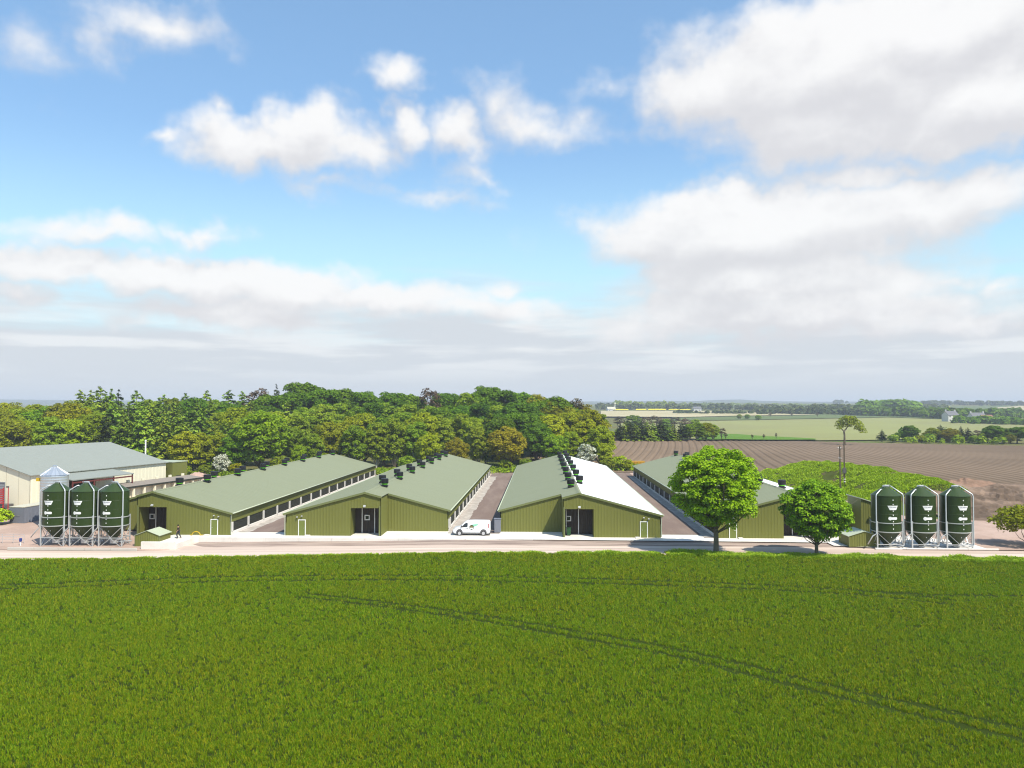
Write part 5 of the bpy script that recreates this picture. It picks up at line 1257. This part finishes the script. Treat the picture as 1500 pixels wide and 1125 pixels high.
for px, py, pt, k, wd in ((1292, 647, 630, 'darkconifer', 1.6), (1314, 647, 633, 'dark', .8), (1325, 647, 630, 'dark', .7), (1334, 647, 622, 'dark', 1.1), (1342, 647, 634, 'bare', 1.0), (1357, 647, 632, 'rust', .9), (1368, 647, 626, 'olive', 1.2), (1378, 647, 623, 'darkconifer', 1.8), (1390, 648, 627, 'rust', 1.1), (1400, 648, 628, 'rust', .8), (1408, 648, 625, 'darkconifer', 1.3), (1418, 648, 627, 'darkconifer', 1.5), (1424, 649, 638, 'bright', .9), (1433, 648, 630, 'bare', 1.1), (1455, 649, 622, 'dark', 1.2), (1468, 649, 626, 'dark', 1.0), (1480, 650, 636, 'rust', 1.1), (1490, 649, 624, 'dark', 1.1), (1506, 650, 625, 'dark', 1.1), (1440, 649, 633, 'mid', .9), (1350, 648, 638, 'weedbush', 1.2), (1308, 648, 639, 'shrub', .8)):
    field_tree(k, px, py, pt, 'hedge line', wd)
for px, py, pt, k, wd in ((1083, 614.5, 606, 'mid', 1.5), (1095, 614.5, 606.5, 'bright', 1.3), (1111, 616, 607.5, 'bright', 1.3), (1128, 612, 604, 'bare', 1.2), (1160, 611, 605, 'bare', 1.2), (1197, 612, 604, 'bare', 1.2), (1102, 645.5, 636.5, 'bare', .8), (1119, 645.5, 636, 'bare', .8), (1137, 645.5, 634, 'bare', .55), (1476, 607.5, 600, 'dark', 1.2), (1494, 608, 599, 'dark', 1.3)):
    field_tree(k, px, py, pt, 'fields', wd)
ROW2 = {'copse': 'in the small copse', 'behind copse': 'behind the small copse', 'hedge line': 'along the far hedge', 'fields': 'in the far fields'}
for k in list(LOOK): LOOK[k] = (LOOK[k][0], LOOK[k][1], 'trees out in the fields, ' + LOOK[k][1] + 's')
plant_all(FT, ROW2, 9)
# the lone lopped tree above the pole: bare crooked trunk with a flat crown blown to one side
x, y = spot(1237, 652); z = land(x, y)
ht = at_y(1250, 612, y)[2] - z
rs = np.random.RandomState(5)
cc = np.array([(dx * .8, dy, ht * .73 + dz) for dx, dy, dz in ((-2.0, 0, -1.2), (-1.6, 1, .6), (-.8, .8, 1.9), (.4, -1, 2.4), (1.6, .6, 2.6), (2.8, 0, 2.5), (4.0, -.6, 2.2), (5.4, .5, 1.6), (6.8, 0, .9), (3.4, 1, .6), (5.0, -1, .2), (1.6, -1, .8), (8.0, 0, -.2), (8.6, .4, -1.6), (7.2, 0, -1.4), (.2, 1.2, .3), (4.4, 1.4, 1.1), (6.2, -1, -.9), (9.0, -.2, -2.6), (2.6, .8, -.4), (-2.4, .3, -.2))])
Q = clump_leaves(rs, cc, rs.uniform(1.2, 1.9, len(cc)), 95, .42, .8)
m = MB(); s = ht
m.tube([(0, 0, -.3), (.1, 0, s * .35), (-.1, 0, s * .48), (.5, 0, s * .58)], [.42, .36, .34, .28], 9)
m.tube([(-.1, 0, s * .5), (-1.1, 0, s * .60), (-.8, .2, s * .70), (-1.5, 0, s * .80)], [.24, .20, .16, .06], 7)
m.tube([(.5, 0, s * .56), (1.2, 0, s * .66), (2.4, 0, s * .76), (4.6, 0, s * .82)], [.26, .22, .15, .05], 7)
plant_tree('lone_tree', (m, Q), (x, y, z), 'lone tree with bare crooked trunk and lopsided olive crown on the ploughed field', 'tree', 'olive')
# the brown green bush at the right edge and the hedge bush at the left edge
p = flat(1492, 801, -.1)
plant_tree('hanging_bush', broadleaf(121, 5.4, 3.6, .5, 'rust', 40, 60, .26, rc=.26, lo=-.7, tr=.02), (p[0] + 1.1, p[1] + .3, -.1), 'brownish olive bush with drooping branches at the right edge of the yard', 'bush', 'rust', sc=(1.1, 1, .98))
p = flat(0, 768, 0)
plant_tree('garden_bush', broadleaf(122, 2.2, 1.7, .1, 'weed', 26, 90, .22, rc=.34, lo=-.8), (p[0] - .3, p[1], 0), 'rounded yellow green bush at the left edge, below the red machine', 'bush', 'weed')

# ---- far woods that read as one mass, houses, sheds and a mast
def far_wood(pts, n, hgt, leaf, seed, size, label=None):
    """band of tree clumps along a line of sight points (px, py)"""
    rs = np.random.RandomState(seed); C_ = []; R_ = []
    for i in range(n):
        t = rs.uniform(0, len(pts) - 1.001); k = int(t); t -= k
        px = pts[k][0] + (pts[k + 1][0] - pts[k][0]) * t; py = pts[k][1] + (pts[k + 1][1] - pts[k][1]) * t + rs.uniform(-.5, .5)
        x, y = spot(px, py); r = hgt * rs.uniform(.35, .75)
        C_.append((x + rs.normal() * 4, y + rs.normal() * 8, land(x, y) + r * .75)); R_.append(r)
    Q = clump_leaves(rs, np.array(C_), np.array(R_), 60, size, 1.0)
    return tag(quads('distant_woodland', Q, L[leaf]), kind='stuff')
far_wood([(880, 599.6), (930, 599.8), (1040, 599.9), (1130, 601), (1200, 602.5), (1250, 604)], 170, 9, 'farwood', 1, 4.0)
far_wood([(900, 597), (1000, 597), (1100, 597.5), (1210, 598.5)], 130, 11, 'mid', 2, 5.0)
far_wood([(985, 606.6), (1040, 607), (1075, 607.3), (1140, 608)], 60, 4.5, 'farwood', 3, 2.4)
far_wood([(1110, 605.5), (1180, 607), (1230, 608), (1262, 609)], 90, 8, 'farwood', 13, 3.5)
far_wood([(1262, 609.5), (1320, 610.5), (1370, 613), (1392, 614)], 90, 9, 'dark', 4, 3.5)
far_wood([(1265, 607), (1290, 606), (1310, 606), (1335, 607)], 60, 15, 'dark', 5, 4.5)
far_wood([(1410, 620), (1440, 620.5), (1480, 622), (1540, 624)], 80, 5, 'dark', 6, 2.8)
far_wood([(1372, 613), (1400, 611.5), (1440, 611.5), (1470, 611), (1540, 611)], 110, 8, 'dark', 7, 3.5)
far_wood([(1210, 598.5), (1260, 598.5), (1310, 598.8), (1350, 600), (1385, 600.8)], 110, 8, 'farwood', 8, 4.5)
far_wood([(1222, 591.5), (1250, 590), (1268, 590)], 40, 13, 'farwood', 9, 6.0)
far_wood([(1268, 590.5), (1280, 590), (1295, 590.5)], 30, 17, 'dark', 12, 6.0)
far_wood([(1350, 593.5), (1400, 592.5), (1440, 594), (1500, 594)], 80, 10, 'farwood', 10, 5.5)
HEDGE = [(1300, 647.5), (1345, 648), (1400, 648.5), (1450, 649.5), (1530, 650.5)]
far_wood(HEDGE, 34, 2.6, 'mid', 21, 1.0)
far_wood([(1350, 646.5), (1400, 647), (1440, 648)], 12, 4.5, 'dark', 22, 1.2)
def house(name, px, py, w, d, h, rh, label, wall, roof, cat, wins=3, chim=True, rz=.3):
    x, y = spot(px, py); t = empty(name, (x, y, land(x, y)), label, cat, rz)
    m = MB(); m.box(-w / 2, w / 2, 0, d, -2, h)
    m.prism([(0, h), (d, h), (d / 2, h + rh - .1)], 'x', -w / 2, w / 2); m.build('wall', wall, t)
    rf = MB()
    for s in (0, 1):
        ya, yb = (-.4, d / 2) if s == 0 else (d + .4, d / 2)
        za = h - .4 * rh / (d / 2)
        q = [(-w / 2 - .3, ya, za + .05), (w / 2 + .3, ya, za + .05), (w / 2 + .3, yb, h + rh + .05), (-w / 2 - .3, yb, h + rh + .05)]
        rf.add(q + [(a, b, c + .25) for a, b, c in q], [(4, 5, 6, 7) if s == 0 else (7, 6, 5, 4), (0, 1, 5, 4), (3, 2, 1, 0), (1, 2, 6, 5), (3, 0, 4, 7)])
    ro = rf.build('roof', roof, t)
    if chim:
        for xx in (-w / 2 + .8, w / 2 - .8):
            m = MB(); m.box(xx - .5, xx + .5, d / 2 - .5, d / 2 + .5, h + rh * .6, h + rh + 1.6); m.build('chimney', wall, ro)
    for k in range(wins):
        xx = -w / 2 + (k + .5) * w / wins
        for zz in ((.9, 2.2), (h - 2.0, h - .8)) if h > 4.4 else ((.9, 2.2),):
            m = MB(); m.box(xx - .6, xx + .6, -.06, .05, *zz); m.build('window', M['glass'], t)
    return t
house('white_house', 1397, 618, 12, 8, 6.5, 3.5, 'white gabled house with two chimneys among the far trees', M['render'], M['slate'], 'house')
house('cottage', 1436, 617.5, 16, 8, 4.2, 4, 'low white cottage with grey roof, right of the white gabled house', M['render'], M['slate'], 'house', 4)
house('farm_building', 1450, 618.5, 12, 8, 3.5, 3, 'small brown roofed outbuilding at the right end of the white cottage', M['white'], M['brick'], 'outbuilding', 2, False)
house('far_barn', 1252, 608.5, 26, 12, 4, 2, 'long pale roofed barn behind the far hedge left of the houses', M['render'], M['container'], 'barn', 3, False, .1)
house('far_shed', 1213, 603.6, 15, 9, 4, 2, 'tiny white farm shed in front of the far woodland', M['render'], M['render'], 'barn', 2, False, .1)
house('hilltop_house', 1281, 595.5, 24, 14, 9, 5, 'pale house on the hill beside the round hilltop wood', M['render'], M['slate'], 'house', 2, True, .1)
house('far_cottage', 1022, 602.2, 13, 8, 4, 3, 'far white cottage at the right end of the yellow rape strips', M['render'], M['slate'], 'house', 2, False, .2)
house('far_farmhouse', 896, 602.6, 13, 9, 4, 3, 'far cream farm building below the tall mast', M['render'], M['dusty'], 'house', 2, False, .2)
x, y = spot(900.5, 601.6)
t = empty('mast', (x, y, land(x, y)), 'slender grey radio mast rising from the far stubble field', 'mast')
H_ = at_y(900.5, 589.5, y)[2] - land(x, y)
m = MB()
for sx, sy in ((-1, -1), (1, -1), (0, 1)): m.tube([(sx * 1.6, sy * 1.6, 0), (sx * .9, sy * .9, H_)], .3, 5)
for k in range(9):
    z0_, z1_ = H_ * k / 9, H_ * (k + 1) / 9; m.tube([(-1.4, -1.4, z0_), (1.2, -1.2, z1_)], .16, 4); m.tube([(1.4, -1.4, z0_), (0, 1.2, z1_)], .16, 4)
m.build('lattice', M['galv'], t)
m = MB(); m.lathe([(1.9, H_ * .86), (1.9, H_ * .95)], 10); m.build('aerial_drum', M['white'], t)

# ------------------------------------------------------------------ the crop, the verge and the weeds
TRAMS = []
def tram(pts, zf=-.2):
    w = [np.array(flat(px, py, front_z(flat(px, py, -.2)[0]))) for px, py in pts]; TRAMS.append(w)
L1 = [(-60, 858), (0, 857), (130, 853), (250, 848), (380, 845), (500, 843.5), (640, 844), (750, 846), (880, 849), (1000, 853), (1120, 858), (1250, 865), (1330, 873), (1400, 881)]
L2 = [(455, 871), (520, 878), (640, 893), (750, 910), (870, 930), (960, 946), (1050, 965), (1150, 990), (1250, 1014), (1350, 1036), (1430, 1054), (1540, 1078)]
tram(L1); tram([(a, b + 6.5) for a, b in L1]); tram(L2); tram([(a - 18, b + (b - 603) ** 2 * 1.8 / (17 * 1140) * .62) for a, b in L2])
tram([(1290, 868), (1380, 873), (1460, 874), (1560, 873)])
def seg_dist(P, W):
    best = np.full(len(P), 1e9)
    for a, b in zip(W, W[1:]):
        d = b - a; t = np.clip(((P - a) @ d) / (d @ d), 0, 1)[:, None]
        best = np.minimum(best, np.linalg.norm(P - (a + t * d), axis=1))
    return best
def nz(P, s, seed):
    return np.array([mnoise.noise((x * s, y * s, seed)) for x, y in P])
def tufts(rs, P, Z, nb, hgt, wid, lean, spread):
    """blades of grass: each one a bent tapering quad"""
    n = len(P); idx = np.repeat(np.arange(n), nb); k = len(idx)
    base = np.stack([P[idx, 0], P[idx, 1], Z[idx]], 1) + np.concatenate([rs.normal(size=(k, 2)) * spread, np.zeros((k, 1))], 1)
    a = rs.uniform(0, 2 * np.pi, k); out = np.stack([np.cos(a), np.sin(a), np.zeros(k)], 1); sd = np.stack([-np.sin(a), np.cos(a), np.zeros(k)], 1)
    h = (hgt[idx] * rs.uniform(.65, 1.15, k))[:, None]; w = (wid[idx] * rs.uniform(.7, 1.3, k))[:, None]
    ln = h * rs.uniform(.1, 1.0, (k, 1)) * lean
    up = np.array((0, 0, 1.0))
    return np.stack([base - sd * w * .5, base + sd * w * .5, base + out * ln + up * h + sd * w * .35, base + out * ln * .9 + up * h * .97 - sd * w * .35], 1)
def crop():
    rs = np.random.RandomState(2); parts = []
    for y0, y1, dens, nb, wid, sp in ((27, 46, 52, 9, .022, .06), (46, 62, 34, 9, .028, .07), (62, 78, 22, 9, .038, .085), (78, 94.5, 17, 9, .048, .095)):
        hw = lambda y: .70 * y + 9
        n = int((hw(y0) + hw(y1)) * (y1 - y0) * dens)
        P = np.stack([rs.uniform(-1, 1, n) * hw(y1), rs.uniform(y0, y1, n)], 1)
        P = P[np.abs(P[:, 0]) < .70 * P[:, 1] + 9]
        ed = np.array([field_edge(x) for x in P[:, 0]]); P = P[P[:, 1] < ed]
        Z = np.array([front_z(x) for x in P[:, 0]])
        d = np.min([seg_dist(P, W) for W in TRAMS], axis=0)
        tr = d < (.26 + .16 * nz(P, .8, 6.0) + .26 * rs.uniform(size=len(P)))
        keep = ~tr | (rs.uniform(size=len(P)) < .10); P, Z, tr = P[keep], Z[keep], tr[keep]
        h = .170 + .02 * nz(P, .35, 1.0) + .03 * nz(P, 1.9, 4.0); h[tr] *= .45
        parts.append(tufts(rs, P, Z, nb, h, np.full(len(P), wid), .9, sp))
    return tag(quads('crop', np.concatenate(parts), L['crop']), kind='stuff')
crop()
def verge():
    rs = np.random.RandomState(6)
    x = rs.uniform(-75, 75, 26000); off = rs.uniform(-.7, 1.5, len(x))
    wv = np.array([field_edge(v) for v in x]); dens = np.clip((x + 8) / 26, .12, 1) * np.clip(1.2 - np.abs(off) * .5, .2, 1)
    k = rs.uniform(size=len(x)) < dens; x, off, wv = x[k], off[k], wv[k]
    P = np.stack([x, wv + off * np.where(x > 12, 1, .45)], 1)
    n = nz(P, .45, 2.0); k = n > -.25 - .25 * (x > 15); P, n = P[k], n[k]
    Z = np.array([front_z(v) for v in P[:, 0]]) - .02
    h = (.25 + .30 * np.clip(n + .25, 0, 1)) * np.clip((P[:, 0] + 30) / 45, .45, 1)
    return tag(quads('verge_grass', tufts(rs, P, Z, 8, h, np.full(len(P), .06), 1.0, .12), L['verge']), kind='stuff')
verge()
def weeds():
    rs = np.random.RandomState(7); G_ = np.array(MOUND).reshape(101, 33, 5); Q = []
    n = 42000; i = rs.uniform(0, 99.9, n); j = rs.uniform(0, 31.9, n); P3 = []
    for a, b in zip(i, j):
        a0, b0 = int(a), int(b); fa, fb = a - a0, b - b0
        p = G_[a0, b0] * (1 - fa) * (1 - fb) + G_[a0 + 1, b0] * fa * (1 - fb) + G_[a0, b0 + 1] * (1 - fa) * fb + G_[a0 + 1, b0 + 1] * fa * fb
        P3.append(p)
    P3 = np.array(P3); nn = nz(P3[:, :2], .16, 3.0) + .5 * nz(P3[:, :2], .5, 8.0)
    k = (nn > -.50) & (P3[:, 3] > -.93); P3, nn = P3[k], nn[k]
    Q = tufts(rs, P3[:, :2], P3[:, 2] - .03, 6, .20 + .16 * np.clip(nn + .4, 0, 1.2), np.full(len(P3), .11), 1.3, .16)
    return tag(quads('mound_weeds', Q, L['weed']), kind='stuff')
weeds()
def field_rim():
    """rough grass round the wood's foot and by the heaps"""
    rs = np.random.RandomState(12); P = []
    for px in np.arange(240, 935, .9):
        y_ = 195 + 18 * (px - 240) / 690
        x, y, z = at_y(px, 690, y_ + rs.uniform(-3, 10)); P.append((x, y))
    P = np.array(P); Z = np.array([land(*q) for q in P]) - .1
    C_ = np.stack([P[:, 0], P[:, 1], Z + .2], 1)
    return tag(quads('undergrowth', clump_leaves(rs, C_, rs.uniform(.5, 1.6, len(C_)), 22, .45, .8), L['mid']), kind='stuff')
field_rim()

# ------------------------------------------------------------------ the air
m = MB(); m.box(-7000, 7000, -120, 7300, -45, 100)
HZ = bpy.data.materials.new('hazy_air'); HZ.use_nodes = True; g = NG(HZ.node_tree); g.n.clear()
o_ = g.new('ShaderNodeOutputMaterial'); pv = g.new('ShaderNodeVolumePrincipled'); pv.inputs['Color'].default_value = rgb(.80, .87, .97); pv.inputs['Density'].default_value = HAZE
pv.inputs['Anisotropy'].default_value = 0.0
g.l.new(pv.outputs[0], o_.inputs['Volume'])
tag(m.build('haze', HZ), kind='stuff')
